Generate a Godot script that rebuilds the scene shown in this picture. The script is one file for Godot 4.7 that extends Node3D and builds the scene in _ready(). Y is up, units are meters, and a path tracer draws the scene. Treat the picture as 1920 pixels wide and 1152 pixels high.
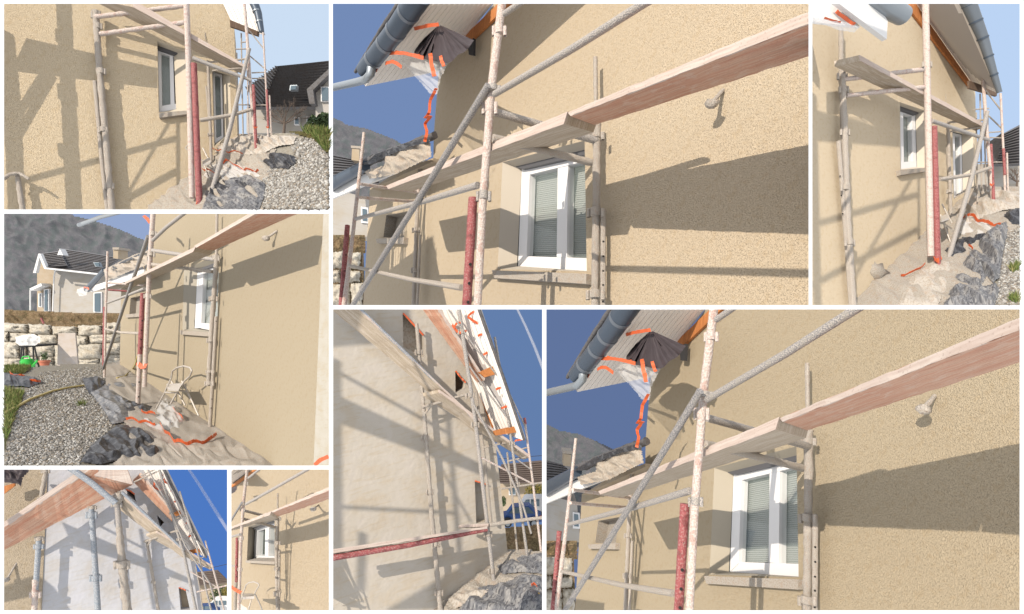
extends Node3D
# Eight building-site views stand beside and above one another, each one a set of real, solid pieces with its own
# house front, scaffold, ground and sky backdrop; white sky shows in the gaps between the sets.

const F := 1100.0        # focal length in picture pixels (1920 wide)
const CX := 960.0
const CY := 576.0
var rng := RandomNumberGenerator.new()
var fine := FastNoiseLite.new()
var ridge := FastNoiseLite.new()
var used := {}
var mats := {}
var tex := {}
# the set that is being built
var rect := [0.0, 0.0, 0.0, 0.0]
var ox := 0.0
var oy := 0.0
var zoom := 1.0
var sc := 1.0            # size of one metre of this set
var NN := Vector3.BACK   # out of the wall
var UU := Vector3.UP
var WW := Vector3.RIGHT
var P0 := Vector3.ZERO
var G0 := Vector3.ZERO
var GN := Vector3.UP
var tone := Color(1, 1, 1)  # per-set wall tint; each view's exposure and light put into the colour
var where := ""
var grain := 1.0
var clipping := true
var to_sun := Vector3.UP

# ---------------------------------------------------------------- places
func ray(x: float, y: float) -> Vector3:
	return Vector3((ox + x / zoom - CX) / F, -(oy + y / zoom - CY) / F, -1.0)

func at(x: float, y: float, n := 0.0) -> Vector3:      # on the plane n metres out of the wall
	var r := ray(x, y)
	return r * ((NN.dot(P0) + n * sc) / NN.dot(r))

func sunward(x: float, y: float, n: float) -> Vector3:      # the point n metres out from the wall that lies toward the sun from a wall point
	return at(x, y, 0.0) + to_sun * (n * sc / to_sun.dot(NN))

func dz(x: float, y: float, z: float) -> Vector3:
	return ray(x, y) * z

func gnd(x: float, y: float, h := 0.0) -> Vector3:
	var r := ray(x, y)
	return r * (GN.dot(G0) / GN.dot(r)) + GN * h * sc

func open_set(r: Array, o: Array, zm: float, size: float, normal: Vector3, ref: Array, depth: float, words: String) -> void:
	rect = r; ox = o[0]; oy = o[1]; zoom = zm; sc = size; where = words
	NN = normal.normalized()
	P0 = ray(ref[0], ref[1]) * depth
	if NN.dot(P0) > 0.0: NN = -NN
	UU = (Vector3.UP - NN * NN.y).normalized()
	WW = UU.cross(NN)

func ground_plane(a: Vector3, b: Vector3, c: Vector3) -> void:
	G0 = a
	GN = (b - a).cross(c - a).normalized()
	if GN.y < 0.0: GN = -GN

# ---------------------------------------------------------------- meshes
class Shape:
	var v := PackedVector3Array()
	var n := PackedVector3Array()
	var t := PackedVector2Array()
	var c := PackedColorArray()

func tri(s: Shape, p: Array, n: Array, t: Array, col := Color(1, 1, 1)) -> void:
	var g: Vector3 = (p[1] - p[0]).cross(p[2] - p[0])
	if g.length_squared() < 1e-18: return
	var m: Vector3 = n[0] + n[1] + n[2]
	var o := [0, 1, 2] if g.dot(m) < 0.0 else [0, 2, 1]
	for k in o:
		s.v.append(p[k]); s.n.append(n[k]); s.t.append(t[k]); s.c.append(col)

func facemap(p: Vector3, n: Vector3) -> Vector2:
	var a := absf(n.dot(NN)); var b := absf(n.dot(UU)); var c := absf(n.dot(WW))
	if a >= b and a >= c: return Vector2(p.dot(WW), -p.dot(UU)) / sc
	if b >= c: return Vector2(p.dot(WW), p.dot(NN)) / sc
	return Vector2(p.dot(NN), -p.dot(UU)) / sc

func face(s: Shape, pts: Array, out: Vector3, col := Color(1, 1, 1)) -> void:   # convex flat face
	var g: Vector3 = (pts[1] - pts[0]).cross(pts[2] - pts[0])
	if g.length_squared() < 1e-16 and pts.size() > 3: g = (pts[2] - pts[0]).cross(pts[3] - pts[0])
	g = g.normalized()
	if g.dot(out) < 0.0: g = -g
	for k in range(1, pts.size() - 1):
		var q := [pts[0], pts[k], pts[k + 1]]
		tri(s, q, [g, g, g], [facemap(q[0], g), facemap(q[1], g), facemap(q[2], g)], col)

func loft(s: Shape, a: Array, b: Array, segs := 1, rough := 0.0, col := Color(1, 1, 1)) -> void:   # solid between two end quads; grain runs from a to b
	var ca: Vector3 = (a[0] + a[1] + a[2] + a[3]) / 4.0
	var cb: Vector3 = (b[0] + b[1] + b[2] + b[3]) / 4.0
	var rows := []
	for k in segs + 1:
		var row := []
		for j in 4:
			var p: Vector3 = a[j].lerp(b[j], float(k) / segs)
			if rough > 0.0: p += Vector3(rng.randf() - 0.5, rng.randf() - 0.5, rng.randf() - 0.5) * rough * sc
			row.append(p)
		rows.append(row)
	var long: float = ca.distance_to(cb) / sc
	for k in segs:
		var mid: Vector3 = ca.lerp(cb, (k + 0.5) / segs)
		for j in 4:
			var i := (j + 1) % 4
			var q := [rows[k][j], rows[k][i], rows[k + 1][i], rows[k + 1][j]]
			var g: Vector3 = (q[2] - q[0]).cross(q[3] - q[1]).normalized()
			if g.dot((q[0] + q[1] + q[2] + q[3]) / 4.0 - mid) < 0.0: g = -g
			var w: float = q[0].distance_to(q[1]) / sc
			var u := [Vector2(0.37 * j, long * k / segs), Vector2(0.37 * j + w, long * k / segs), Vector2(0.37 * j + w, long * (k + 1) / segs), Vector2(0.37 * j, long * (k + 1) / segs)]
			tri(s, [q[0], q[1], q[2]], [g, g, g], [u[0], u[1], u[2]], col)
			tri(s, [q[0], q[2], q[3]], [g, g, g], [u[0], u[2], u[3]], col)
	face(s, rows[0], ca - cb, col)
	face(s, rows[segs], cb - ca, col)

func slab(s: Shape, quad: Array, n_front: float, n_back: float, col := Color(1, 1, 1)) -> void:   # quad of picture points [x, y], extruded along the wall's normal
	var a := []; var b := []
	for q in quad:
		var p := at(q[0], q[1], n_front)
		a.append(p); b.append(p + NN * (n_back - n_front) * sc)
	loft(s, a, b, 1, 0.0, col)

func zslab(s: Shape, quad: Array, z: float, thick: float, col := Color(1, 1, 1)) -> void:
	var a := []; var b := []
	for q in quad:
		var p := dz(q[0], q[1], z)
		a.append(p); b.append(p + Vector3(0, 0, -thick))
	loft(s, a, b, 1, 0.0, col)

func vec2s(points: Array) -> PackedVector2Array:
	var r := PackedVector2Array()
	for p in points: r.append(Vector2(p[0], p[1]))
	return r

func flat(s: Shape, poly: PackedVector2Array, place: Callable, out: Vector3, col := Color(1, 1, 1)) -> void:   # polygon of picture points on one plane
	var ids := Geometry2D.triangulate_polygon(poly)
	for k in range(0, ids.size(), 3):
		face(s, [place.call(poly[ids[k]].x, poly[ids[k]].y), place.call(poly[ids[k + 1]].x, poly[ids[k + 1]].y), place.call(poly[ids[k + 2]].x, poly[ids[k + 2]].y)], out, col)

func plate(s: Shape, points: Array, place: Callable, back: Vector3, holes := []) -> void:   # thick plate: front with holes, skirt, back
	var outer := vec2s(points)
	var pieces := [outer]
	for h in holes:
		var hole := vec2s(h)
		var mid := 0.0
		for p in hole: mid += p.x / hole.size()
		var next := []
		for piece in pieces:
			for half in [vec2s([[mid - 9000, -9000], [mid, -9000], [mid, 9000], [mid - 9000, 9000]]), vec2s([[mid, -9000], [mid + 9000, -9000], [mid + 9000, 9000], [mid, 9000]])]:
				for part in Geometry2D.intersect_polygons(piece, half):
					next.append_array(Geometry2D.clip_polygons(part, hole))
		pieces = next
	for piece in pieces:
		flat(s, piece, place, -back)
	flat(s, outer, func(x, y): return place.call(x, y) + back, back)
	var c := Vector3.ZERO
	for p in outer: c += place.call(p.x, p.y) / outer.size()
	for k in outer.size():
		var a: Vector3 = place.call(outer[k].x, outer[k].y)
		var b: Vector3 = place.call(outer[(k + 1) % outer.size()].x, outer[(k + 1) % outer.size()].y)
		face(s, [a, b, b + back, a + back], (a + b) * 0.5 - c)

func tube3(s: Shape, pts: Array, radii: Array, sides := 12, rough := 0.0, step := 0.0, caps := true) -> void:
	var path := []; var rad := []
	for k in pts.size() - 1:
		var m := 1 if step <= 0.0 else maxi(1, int(pts[k].distance_to(pts[k + 1]) / step))
		for j in m:
			path.append(pts[k].lerp(pts[k + 1], float(j) / m)); rad.append(lerpf(radii[k], radii[k + 1], float(j) / m))
	path.append(pts[-1]); rad.append(radii[-1])
	var rings := []; var norms := []; var along := 0.0; var dist := []
	var side := Vector3.ZERO
	for k in path.size():
		var d: Vector3 = (path[mini(k + 1, path.size() - 1)] - path[maxi(k - 1, 0)]).normalized()
		if side == Vector3.ZERO: side = d.cross(Vector3(0.31, 0.2, 0.93)).normalized()
		side = (side - d * side.dot(d)).normalized()
		var up := d.cross(side)
		var ring := []; var nr := []
		var lump := 1.0 + rough * 0.9 * fine.get_noise_3d(path[k].x / sc * 400.0, path[k].y / sc * 400.0, path[k].z / sc * 400.0)
		for j in sides:
			var a := TAU * j / sides
			var o := side * cos(a) + up * sin(a)
			var wob := 1.0 + (rng.randf() - 0.5) * rough
			ring.append(path[k] + o * rad[k] * lump * wob); nr.append(o)
		rings.append(ring); norms.append(nr)
		if k > 0: along += path[k].distance_to(path[k - 1]) / sc
		dist.append(along)
	for k in path.size() - 1:
		for j in sides:
			var i := (j + 1) % sides
			var w0: float = TAU * rad[k] / sc * j / sides
			var w1: float = TAU * rad[k] / sc * (j + 1) / sides
			var u := [Vector2(w0, dist[k]), Vector2(w1, dist[k]), Vector2(w1, dist[k + 1]), Vector2(w0, dist[k + 1])]
			var q := [rings[k][j], rings[k][i], rings[k + 1][i], rings[k + 1][j]]
			var m := [norms[k][j], norms[k][i], norms[k + 1][i], norms[k + 1][j]]
			tri(s, [q[0], q[1], q[2]], [m[0], m[1], m[2]], [u[0], u[1], u[2]])
			tri(s, [q[0], q[2], q[3]], [m[0], m[2], m[3]], [u[0], u[2], u[3]])
	if caps:
		face(s, rings[0], path[0] - path[1])
		face(s, rings[-1], path[-1] - path[-2])

func wide(p: Vector3, w: float) -> float:      # radius of something that is w zoomed pixels across at p
	return w * 0.5 / zoom / F * -p.z

func tube(s: Shape, pts: Array, w0: float, w1 := -1.0, rough := 0.06, sides := 12) -> void:    # pts of [x, y, n]
	var q := []; var r := []
	if w1 < 0.0: w1 = w0
	for k in pts.size():
		var p := at(pts[k][0], pts[k][1], pts[k][2])
		q.append(p); r.append(wide(p, lerpf(w0, w1, float(k) / (pts.size() - 1))))
	tube3(s, q, r, sides, rough, r[0] * 1.3)

func ztube(s: Shape, pts: Array, z: float, w0: float, w1 := -1.0, sides := 8, rough := 0.0) -> void:
	var q := []; var r := []
	if w1 < 0.0: w1 = w0
	for k in pts.size():
		var p := dz(pts[k][0], pts[k][1], z)
		q.append(p); r.append(wide(p, lerpf(w0, w1, float(k) / (pts.size() - 1))))
	tube3(s, q, r, sides, rough, r[0] * 2.0)

func grid(s: Shape, pts: Array, cols: int, rows: int, keep: Callable, toward: Vector3, uvs := 1.0, col := Color(1, 1, 1)) -> void:   # smooth sheet over a lattice of points
	var nr := []
	for y in rows:
		for x in cols:
			var dx: Vector3 = pts[y * cols + mini(x + 1, cols - 1)] - pts[y * cols + maxi(x - 1, 0)]
			var dy: Vector3 = pts[mini(y + 1, rows - 1) * cols + x] - pts[maxi(y - 1, 0) * cols + x]
			var g := dx.cross(dy).normalized()
			if g.length_squared() < 0.5: g = toward.normalized()
			nr.append(g if g.dot(toward) > 0.0 else -g)
	for y in rows - 1:
		for x in cols - 1:
			if not keep.call(x, y): continue
			var i := [y * cols + x, y * cols + x + 1, (y + 1) * cols + x + 1, (y + 1) * cols + x]
			var u := []
			for k in i: u.append(facemap(pts[k], toward) * uvs)
			tri(s, [pts[i[0]], pts[i[1]], pts[i[2]]], [nr[i[0]], nr[i[1]], nr[i[2]]], [u[0], u[1], u[2]], col)
			tri(s, [pts[i[0]], pts[i[2]], pts[i[3]]], [nr[i[0]], nr[i[2]], nr[i[3]]], [u[0], u[2], u[3]], col)

func crumpled(s: Shape, outline: Array, place: Callable, up: Vector3, amp: float, freq: float, base := 0.02, step := 4.0) -> void:   # a creased sheet over an outline of picture points
	var poly := vec2s(outline)
	var lo := Vector2(1e9, 1e9); var hi := -lo
	for p in poly: lo = lo.min(p); hi = hi.max(p)
	var cols := int((hi.x - lo.x) / step) + 2; var rows := int((hi.y - lo.y) / step) + 2
	var pts := []
	for y in rows:
		for x in cols:
			var px := lo.x + x * step; var py := lo.y + y * step
			var p: Vector3 = place.call(px, py)
			var e := 1e9
			for k in poly.size():
				e = minf(e, Geometry2D.get_closest_point_to_segment(Vector2(px, py), poly[k], poly[(k + 1) % poly.size()]).distance_to(Vector2(px, py)))
			var k := clampf(e / (step * 5.0), 0.12, 1.0)
			var a := (px * 0.82 + py * 0.57) * freq * 0.42; var b := (py * 0.82 - px * 0.57) * freq * 1.05
			var crease := 1.0 - absf(ridge.get_noise_2d(a, b)) * 1.6
			var h := crease * 0.72 + (1.0 - absf(ridge.get_noise_2d(b * 0.9 + 50.0, a * 1.7)) * 1.6) * 0.30 + fine.get_noise_2d(a, b) * 0.10
			var wave := 33.0 / freq / zoom / F * -p.z
			p += up * (sc * base + minf(amp * sc, wave * 0.30) * k * maxf(h, 0.0))
			pts.append(p)
	grid(s, pts, cols, rows, func(x, y): return Geometry2D.is_point_in_polygon(Vector2(lo.x + (x + 0.5) * step + (rng.randf() - 0.5) * step, lo.y + (y + 0.5) * step), poly), up)

func stone(s: Shape, q: Array, z: float, bulge: float) -> void:      # quarry stone: an uneven pillow over the quad
	var m := 11
	var pts := []
	var off := rng.randf() * 100.0
	for y in m:
		for x in m:
			var u := float(x) / (m - 1); var v := float(y) / (m - 1)
			var a := Vector2(q[0][0], q[0][1]).lerp(Vector2(q[1][0], q[1][1]), u)
			var b := Vector2(q[3][0], q[3][1]).lerp(Vector2(q[2][0], q[2][1]), u)
			var p := a.lerp(b, v)
			var rim := minf(minf(u, 1.0 - u), minf(v, 1.0 - v))
			if rim < 0.02: p += Vector2(fine.get_noise_2d(off + x * 9.0, y * 9.0), fine.get_noise_2d(off + 40.0 + x * 9.0, y * 9.0)) * 6.0
			var h := pow(clampf(rim * 3.6, 0.0, 1.0), 0.75) * bulge * (1.0 + 0.7 * fine.get_noise_2d(off + x * 6.0, y * 6.0)) + fine.get_noise_2d(off * 3.0 + x * 17.0, y * 17.0) * bulge * 0.22
			pts.append(dz(p.x, p.y, z - h + (bulge * 0.3 if rim < 0.02 else 0.0)))
	grid(s, pts, m, m, func(_x, _y): return true, Vector3(0, 0.2, 1))

func ball(s: Shape, c: Vector3, r: Vector3, rough := 0.2, rows := 7, cols := 10) -> void:
	var pts := []
	for y in rows:
		for x in cols + 1:
			var a := PI * y / (rows - 1); var b := TAU * (x % cols) / cols
			var d := Vector3(sin(a) * cos(b), cos(a), sin(a) * sin(b))
			pts.append(c + d * r * (1.0 + rough * fine.get_noise_3d(d.x * 60.0 + c.x * 31.0, d.y * 60.0 + c.y * 31.0, d.z * 60.0)))
	for y in rows - 1:
		for x in cols:
			var i := [y * (cols + 1) + x, y * (cols + 1) + x + 1, (y + 1) * (cols + 1) + x + 1, (y + 1) * (cols + 1) + x]
			var nn := []; var uu := []
			for k in i: nn.append((pts[k] - c).normalized()); uu.append(facemap(pts[k], NN))
			tri(s, [pts[i[0]], pts[i[1]], pts[i[2]]], [nn[0], nn[1], nn[2]], [uu[0], uu[1], uu[2]])
			tri(s, [pts[i[0]], pts[i[2]], pts[i[3]]], [nn[0], nn[2], nn[3]], [uu[0], uu[2], uu[3]])

func ribbon(s: Shape, pts: Array, width: Vector3, twist := 0.0) -> void:    # strip of tape through world points
	for k in pts.size() - 1:
		var w0 := width + Vector3(rng.randf() - 0.5, rng.randf() - 0.5, rng.randf() - 0.5) * width.length() * twist
		var q := [pts[k] - width * 0.5, pts[k] + w0 * 0.5, pts[k + 1] + w0 * 0.5, pts[k + 1] - width * 0.5]
		var g: Vector3 = (q[2] - q[0]).cross(q[3] - q[1]).normalized()
		if g.z < 0.0: g = -g
		var t := g * 0.004 * sc
		loft(s, [q[0], q[1], q[1] - t, q[0] - t], [q[3], q[2], q[2] - t, q[3] - t])

# ---------------------------------------------------------------- cutting each set off square at its edges
func planes() -> Array:
	return [Vector3(F, 0, rect[0] - CX), Vector3(-F, 0, CX - rect[2]), Vector3(0, -F, rect[1] - CY), Vector3(0, F, CY - rect[3])]

func clipped(s: Shape) -> Shape:
	var pl := planes()
	var o := Shape.new()
	for k in range(0, s.v.size(), 3):
		var inside := true; var gone := false
		for p in pl:
			var a: float = p.dot(s.v[k]); var b: float = p.dot(s.v[k + 1]); var c: float = p.dot(s.v[k + 2])
			if a < 0.0 and b < 0.0 and c < 0.0: gone = true; break
			if a < 0.0 or b < 0.0 or c < 0.0: inside = false
		if gone: continue
		if inside:
			for j in 3:
				o.v.append(s.v[k + j]); o.n.append(s.n[k + j]); o.t.append(s.t[k + j]); o.c.append(s.c[k + j])
			continue
		var poly := []
		for j in 3: poly.append([s.v[k + j], s.n[k + j], s.t[k + j]])
		for p in pl:
			var next := []
			for j in poly.size():
				var a = poly[j]; var b = poly[(j + 1) % poly.size()]
				var da: float = p.dot(a[0]); var db: float = p.dot(b[0])
				if da >= 0.0: next.append(a)
				if (da >= 0.0) != (db >= 0.0):
					var t := da / (da - db)
					next.append([a[0].lerp(b[0], t), a[1].lerp(b[1], t), a[2].lerp(b[2], t)])
			poly = next
			if poly.size() < 3: break
		for j in range(1, poly.size() - 1):
			for q in [poly[0], poly[j], poly[j + 1]]:
				o.v.append(q[0]); o.n.append(q[1].normalized() if q[1].length_squared() > 1e-6 else s.n[k]); o.t.append(q[2]); o.c.append(s.c[k])
	return o

# ---------------------------------------------------------------- things, parts and sub-parts
var parts := []

func begin() -> void:
	parts = []

func part(called: String, s: Shape, m: Material, under := -1, kind := "", label := "") -> int:
	var o := clipped(s) if clipping else s
	parts.append({"name": called, "s": o, "m": m, "under": under, "kind": kind, "label": label})
	return parts.size() - 1

func numbered(called: String) -> String:
	var k: int = used.get(called, -1) + 1
	used[called] = k
	return called if k == 0 else "%s_%03d" % [called, k]

func commit(p: Dictionary, base: Vector3) -> MeshInstance3D:
	var a := []
	a.resize(Mesh.ARRAY_MAX)
	var v: PackedVector3Array = p.s.v.duplicate()
	for k in v.size(): v[k] -= base
	a[Mesh.ARRAY_VERTEX] = v; a[Mesh.ARRAY_NORMAL] = p.s.n; a[Mesh.ARRAY_TEX_UV] = p.s.t; a[Mesh.ARRAY_COLOR] = p.s.c
	var am := ArrayMesh.new()
	am.add_surface_from_arrays(Mesh.PRIMITIVE_TRIANGLES, a)
	am.surface_set_material(0, p.m)
	var o := MeshInstance3D.new()
	o.mesh = am; o.name = p.name
	if p.kind: o.set_meta("kind", p.kind)
	if p.label: o.set_meta("label", p.label)
	return o

func thing(called: String, label: String, category := "", group := "", kind := "") -> Node3D:
	var lo := Vector3(1e9, 1e9, 1e9); var hi := -lo; var live := 0
	for p in parts:
		if p.s.v.size() == 0: continue
		live += 1
		for q in p.s.v: lo = lo.min(q); hi = hi.max(q)
	if live == 0: return null
	var base := Vector3((lo.x + hi.x) / 2, lo.y, (lo.z + hi.z) / 2)
	var root: Node3D
	var made := []
	if parts.size() == 1:
		root = commit(parts[0], base)
	else:
		root = Node3D.new()
		for p in parts:
			if p.s.v.size() == 0: made.append(null); continue
			var o := commit(p, base)
			var up = made[p.under] if p.under >= 0 else null
			(up if up != null else root).add_child(o, true)
			made.append(o)
	root.name = numbered(called)
	root.position = base
	root.set_meta("label", label)
	if category: root.set_meta("category", category)
	if group: root.set_meta("group", group)
	if kind: root.set_meta("kind", kind)
	add_child(root, true)
	parts = []
	return root

func one(called: String, s: Shape, m: Material, label: String, category := "", group := "", kind := "") -> Node3D:
	begin()
	part(called, s, m)
	return thing(called, label, category, group, kind)

# ---------------------------------------------------------------- materials
func noise_bytes(seed_: int, freq: float, octaves: int, type := FastNoiseLite.TYPE_SIMPLEX_SMOOTH, size := 512, warp := 0.0) -> PackedByteArray:
	var n := FastNoiseLite.new()
	n.seed = seed_; n.frequency = freq; n.noise_type = type; n.fractal_octaves = octaves
	n.fractal_type = FastNoiseLite.FRACTAL_FBM if octaves > 1 else FastNoiseLite.FRACTAL_NONE
	if warp > 0.0:
		n.domain_warp_enabled = true; n.domain_warp_amplitude = warp; n.domain_warp_frequency = freq * 1.5
	var im := n.get_seamless_image(size, size, false, false, 0.12, true)
	im.convert(Image.FORMAT_L8)
	return im.get_data()

func grey_tex(d: PackedByteArray, size := 512) -> ImageTexture:
	return ImageTexture.create_from_image(Image.create_from_data(size, size, false, Image.FORMAT_L8, d))

func ramp_tex(layers: Array, start: Color, size := 512) -> ImageTexture:   # each layer: [bytes, from, to, colour, strength]
	var o := PackedByteArray(); o.resize(size * size * 3)
	for k in size * size:
		var r := start.r; var g := start.g; var b := start.b
		for l in layers:
			var w: float = clampf((l[0][k] / 255.0 - l[1]) / (l[2] - l[1]), 0.0, 1.0) * l[4]
			r += (l[3].r - r) * w; g += (l[3].g - g) * w; b += (l[3].b - b) * w
		o[k * 3] = int(clampf(r, 0, 1) * 255); o[k * 3 + 1] = int(clampf(g, 0, 1) * 255); o[k * 3 + 2] = int(clampf(b, 0, 1) * 255)
	return ImageTexture.create_from_image(Image.create_from_data(size, size, false, Image.FORMAT_RGB8, o))

func make_textures() -> void:
	var a := noise_bytes(3, 0.011, 3)            # slow clouds
	var b := noise_bytes(7, 0.05, 3)             # speckle
	var c := noise_bytes(11, 0.13, 2)            # grain
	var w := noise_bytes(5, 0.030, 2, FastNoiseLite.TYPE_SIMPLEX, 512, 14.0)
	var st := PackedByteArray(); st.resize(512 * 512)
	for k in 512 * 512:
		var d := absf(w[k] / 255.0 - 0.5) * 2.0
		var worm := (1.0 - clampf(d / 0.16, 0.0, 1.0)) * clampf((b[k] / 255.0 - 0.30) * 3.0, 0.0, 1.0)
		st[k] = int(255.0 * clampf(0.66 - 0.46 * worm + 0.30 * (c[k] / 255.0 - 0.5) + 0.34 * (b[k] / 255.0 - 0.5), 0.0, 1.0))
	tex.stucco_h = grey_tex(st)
	tex.lumps_h = grey_tex(b)
	tex.grain_h = grey_tex(c)
	tex.stucco = ramp_tex([[st, 0.50, 0.15, Color(0.93, 0.92, 0.905), 1.0], [a, 0.55, 0.8, Color(0.95, 0.935, 0.91), 0.8], [c, 0.6, 0.9, Color(1.0, 0.99, 0.98), 0.5]], Color(0.98, 0.98, 0.98))  # pits toned darker here: painted shade that follows the relief
	var slow0 := PackedByteArray(); slow0.resize(512 * 512)      # trowel sweeps
	for y in 512:
		for x in 512: slow0[y * 512 + x] = b[((y * 2 + x / 3) % 512) * 512 + (x / 4 + y / 9) % 512]
	tex.plaster = ramp_tex([[a, 0.54, 0.80, Color(0.93, 0.89, 0.82), 0.45], [b, 0.62, 0.85, Color(0.92, 0.90, 0.86), 0.3], [slow0, 0.60, 0.75, Color(0.91, 0.87, 0.80), 0.4], [a, 0.45, 0.2, Color(0.98, 0.98, 0.98), 0.6]], Color(0.955, 0.95, 0.935))
	tex.crust = ramp_tex([[b, 0.46, 0.32, Color(0.72, 0.66, 0.59), 0.5], [c, 0.6, 0.8, Color(1, 0.98, 0.95), 0.6], [a, 0.58, 0.75, Color(0.90, 0.80, 0.72), 0.4]], Color(0.94, 0.915, 0.885))
	tex.red = ramp_tex([[b, 0.52, 0.66, Color(0.84, 0.68, 0.65), 0.7], [c, 0.72, 0.84, Color(0.88, 0.80, 0.76), 0.6], [a, 0.60, 0.75, Color(0.50, 0.24, 0.24), 0.5]], Color(0.74, 0.38, 0.39))
	tex.pink = ramp_tex([[b, 0.36, 0.56, Color(0.93, 0.91, 0.89), 0.85], [a, 0.58, 0.78, Color(0.78, 0.62, 0.58), 0.5], [c, 0.70, 0.82, Color(0.62, 0.54, 0.50), 0.35]], Color(0.85, 0.77, 0.735))
	tex.steel = ramp_tex([[b, 0.44, 0.58, Color(0.92, 0.88, 0.83), 0.9], [c, 0.62, 0.78, Color(0.93, 0.90, 0.86), 0.8], [a, 0.55, 0.72, Color(0.80, 0.77, 0.72), 0.7]], Color(0.62, 0.61, 0.61))
	tex.blue = ramp_tex([[b, 0.46, 0.60, Color(0.91, 0.91, 0.91), 0.9], [a, 0.5, 0.7, Color(0.64, 0.68, 0.72), 0.7]], Color(0.58, 0.60, 0.63))
	# sawn boards: noise stretched along the grain
	var wood := PackedByteArray(); wood.resize(512 * 512)
	var slow := PackedByteArray(); slow.resize(512 * 512)
	for y in 512:
		for x in 512:
			wood[y * 512 + x] = b[(y / 9) * 512 + (x * 2) % 512]
			slow[y * 512 + x] = a[(y / 4) * 512 + (x * 3) % 512]
	tex.wood_h = grey_tex(wood)
	tex.board_red = ramp_tex([[wood, 0.45, 0.75, Color(0.86, 0.71, 0.62), 0.45], [slow, 0.50, 0.75, Color(0.87, 0.76, 0.67), 0.5], [slow, 0.44, 0.22, Color(0.78, 0.52, 0.41), 0.45], [a, 0.60, 0.72, Color(0.86, 0.76, 0.69), 0.5], [c, 0.74, 0.82, Color(0.50, 0.33, 0.27), 0.5], [wood, 0.34, 0.22, Color(0.66, 0.47, 0.39), 0.5]], Color(0.82, 0.64, 0.54))
	tex.board = ramp_tex([[wood, 0.42, 0.7, Color(0.74, 0.67, 0.59), 0.7], [slow, 0.52, 0.7, Color(0.90, 0.85, 0.79), 0.7], [c, 0.74, 0.82, Color(0.48, 0.42, 0.36), 0.6]], Color(0.82, 0.765, 0.69))
	tex.dusty_board = ramp_tex([[wood, 0.42, 0.7, Color(0.80, 0.73, 0.69), 0.6], [slow, 0.5, 0.7, Color(0.92, 0.89, 0.86), 0.7], [c, 0.76, 0.84, Color(0.60, 0.52, 0.48), 0.5]], Color(0.87, 0.81, 0.775))
	tex.stones = ramp_tex([[b, 0.52, 0.70, Color(0.88, 0.87, 0.83), 0.7], [b, 0.40, 0.26, Color(0.58, 0.55, 0.50), 0.7], [c, 0.62, 0.8, Color(0.95, 0.94, 0.91), 0.4], [a, 0.55, 0.75, Color(0.72, 0.66, 0.57), 0.5]], Color(0.80, 0.785, 0.75))
	tex.dusty_black = ramp_tex([[a, 0.52, 0.70, Color(0.42, 0.43, 0.45), 0.7], [c, 0.64, 0.78, Color(0.62, 0.61, 0.59), 0.7], [b, 0.58, 0.75, Color(0.33, 0.34, 0.36), 0.6]], Color(0.19, 0.195, 0.215))
	tex.dusty_grey = ramp_tex([[a, 0.48, 0.66, Color(0.70, 0.69, 0.67), 0.7], [c, 0.60, 0.75, Color(0.78, 0.77, 0.75), 0.7], [b, 0.56, 0.75, Color(0.55, 0.55, 0.56), 0.6], [b, 0.42, 0.30, Color(0.26, 0.26, 0.28), 0.6]], Color(0.44, 0.45, 0.47))
	tex.forest = ramp_tex([[b, 0.50, 0.64, Color(0.40, 0.385, 0.40), 0.6], [a, 0.50, 0.62, Color(0.30, 0.33, 0.33), 0.7], [c, 0.58, 0.74, Color(0.42, 0.41, 0.43), 0.5], [c, 0.42, 0.28, Color(0.28, 0.285, 0.31), 0.6]], Color(0.355, 0.345, 0.365))  # contrast kept low: distance haze painted into the colour of the woods
	tex.soil = ramp_tex([[b, 0.5, 0.65, Color(0.80, 0.70, 0.56), 0.8], [a, 0.5, 0.7, Color(0.46, 0.42, 0.28), 0.7], [c, 0.66, 0.8, Color(0.86, 0.80, 0.68), 0.6]], Color(0.62, 0.52, 0.40))

func mat(kind: String) -> StandardMaterial3D:
	var key := kind + str(sc) + str(tone)
	if mats.has(key): return mats[key]
	var m := StandardMaterial3D.new()
	mats[key] = m
	m.resource_name = kind
	var d: Array = LOOK[kind]     # colour, roughness, metal, colour map, relief map, relief cm, repeats per metre
	var col: Color = d[0]
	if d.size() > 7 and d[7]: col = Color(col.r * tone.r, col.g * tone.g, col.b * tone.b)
	m.albedo_color = col.linear_to_srgb()
	m.roughness = d[1]; m.metallic = d[2]
	if d[3]: m.albedo_texture = tex[d[3]]
	var often: float = d[6] * (grain if kind == "stucco" else 1.0)
	if d[4]:
		m.heightmap_enabled = true; m.heightmap_texture = tex[d[4]]; m.heightmap_scale = d[5] * sc / (grain if kind == "stucco" else 1.0)
	m.uv1_scale = Vector3(often, often, often)
	if kind in ["rock", "soil", "forest", "gravel", "turf"]:      # no plane of its own: mapped from the three axes
		m.uv1_triplanar = true; m.uv1_world_triplanar = true
		m.uv1_scale = Vector3(often, often, often) / sc
	if kind in ["black_bag", "grey_sheet", "purple_bag"]: m.metallic_specular = 0.35
	return m

func glass() -> StandardMaterial3D:
	if mats.has("glass"): return mats.glass
	var m := StandardMaterial3D.new()
	m.resource_name = "glass"
	m.transparency = BaseMaterial3D.TRANSPARENCY_ALPHA
	m.albedo_color = Color(0.75, 0.82, 0.80, 0.12); m.roughness = 0.03; m.metallic_specular = 0.35
	mats.glass = m
	return m

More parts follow.
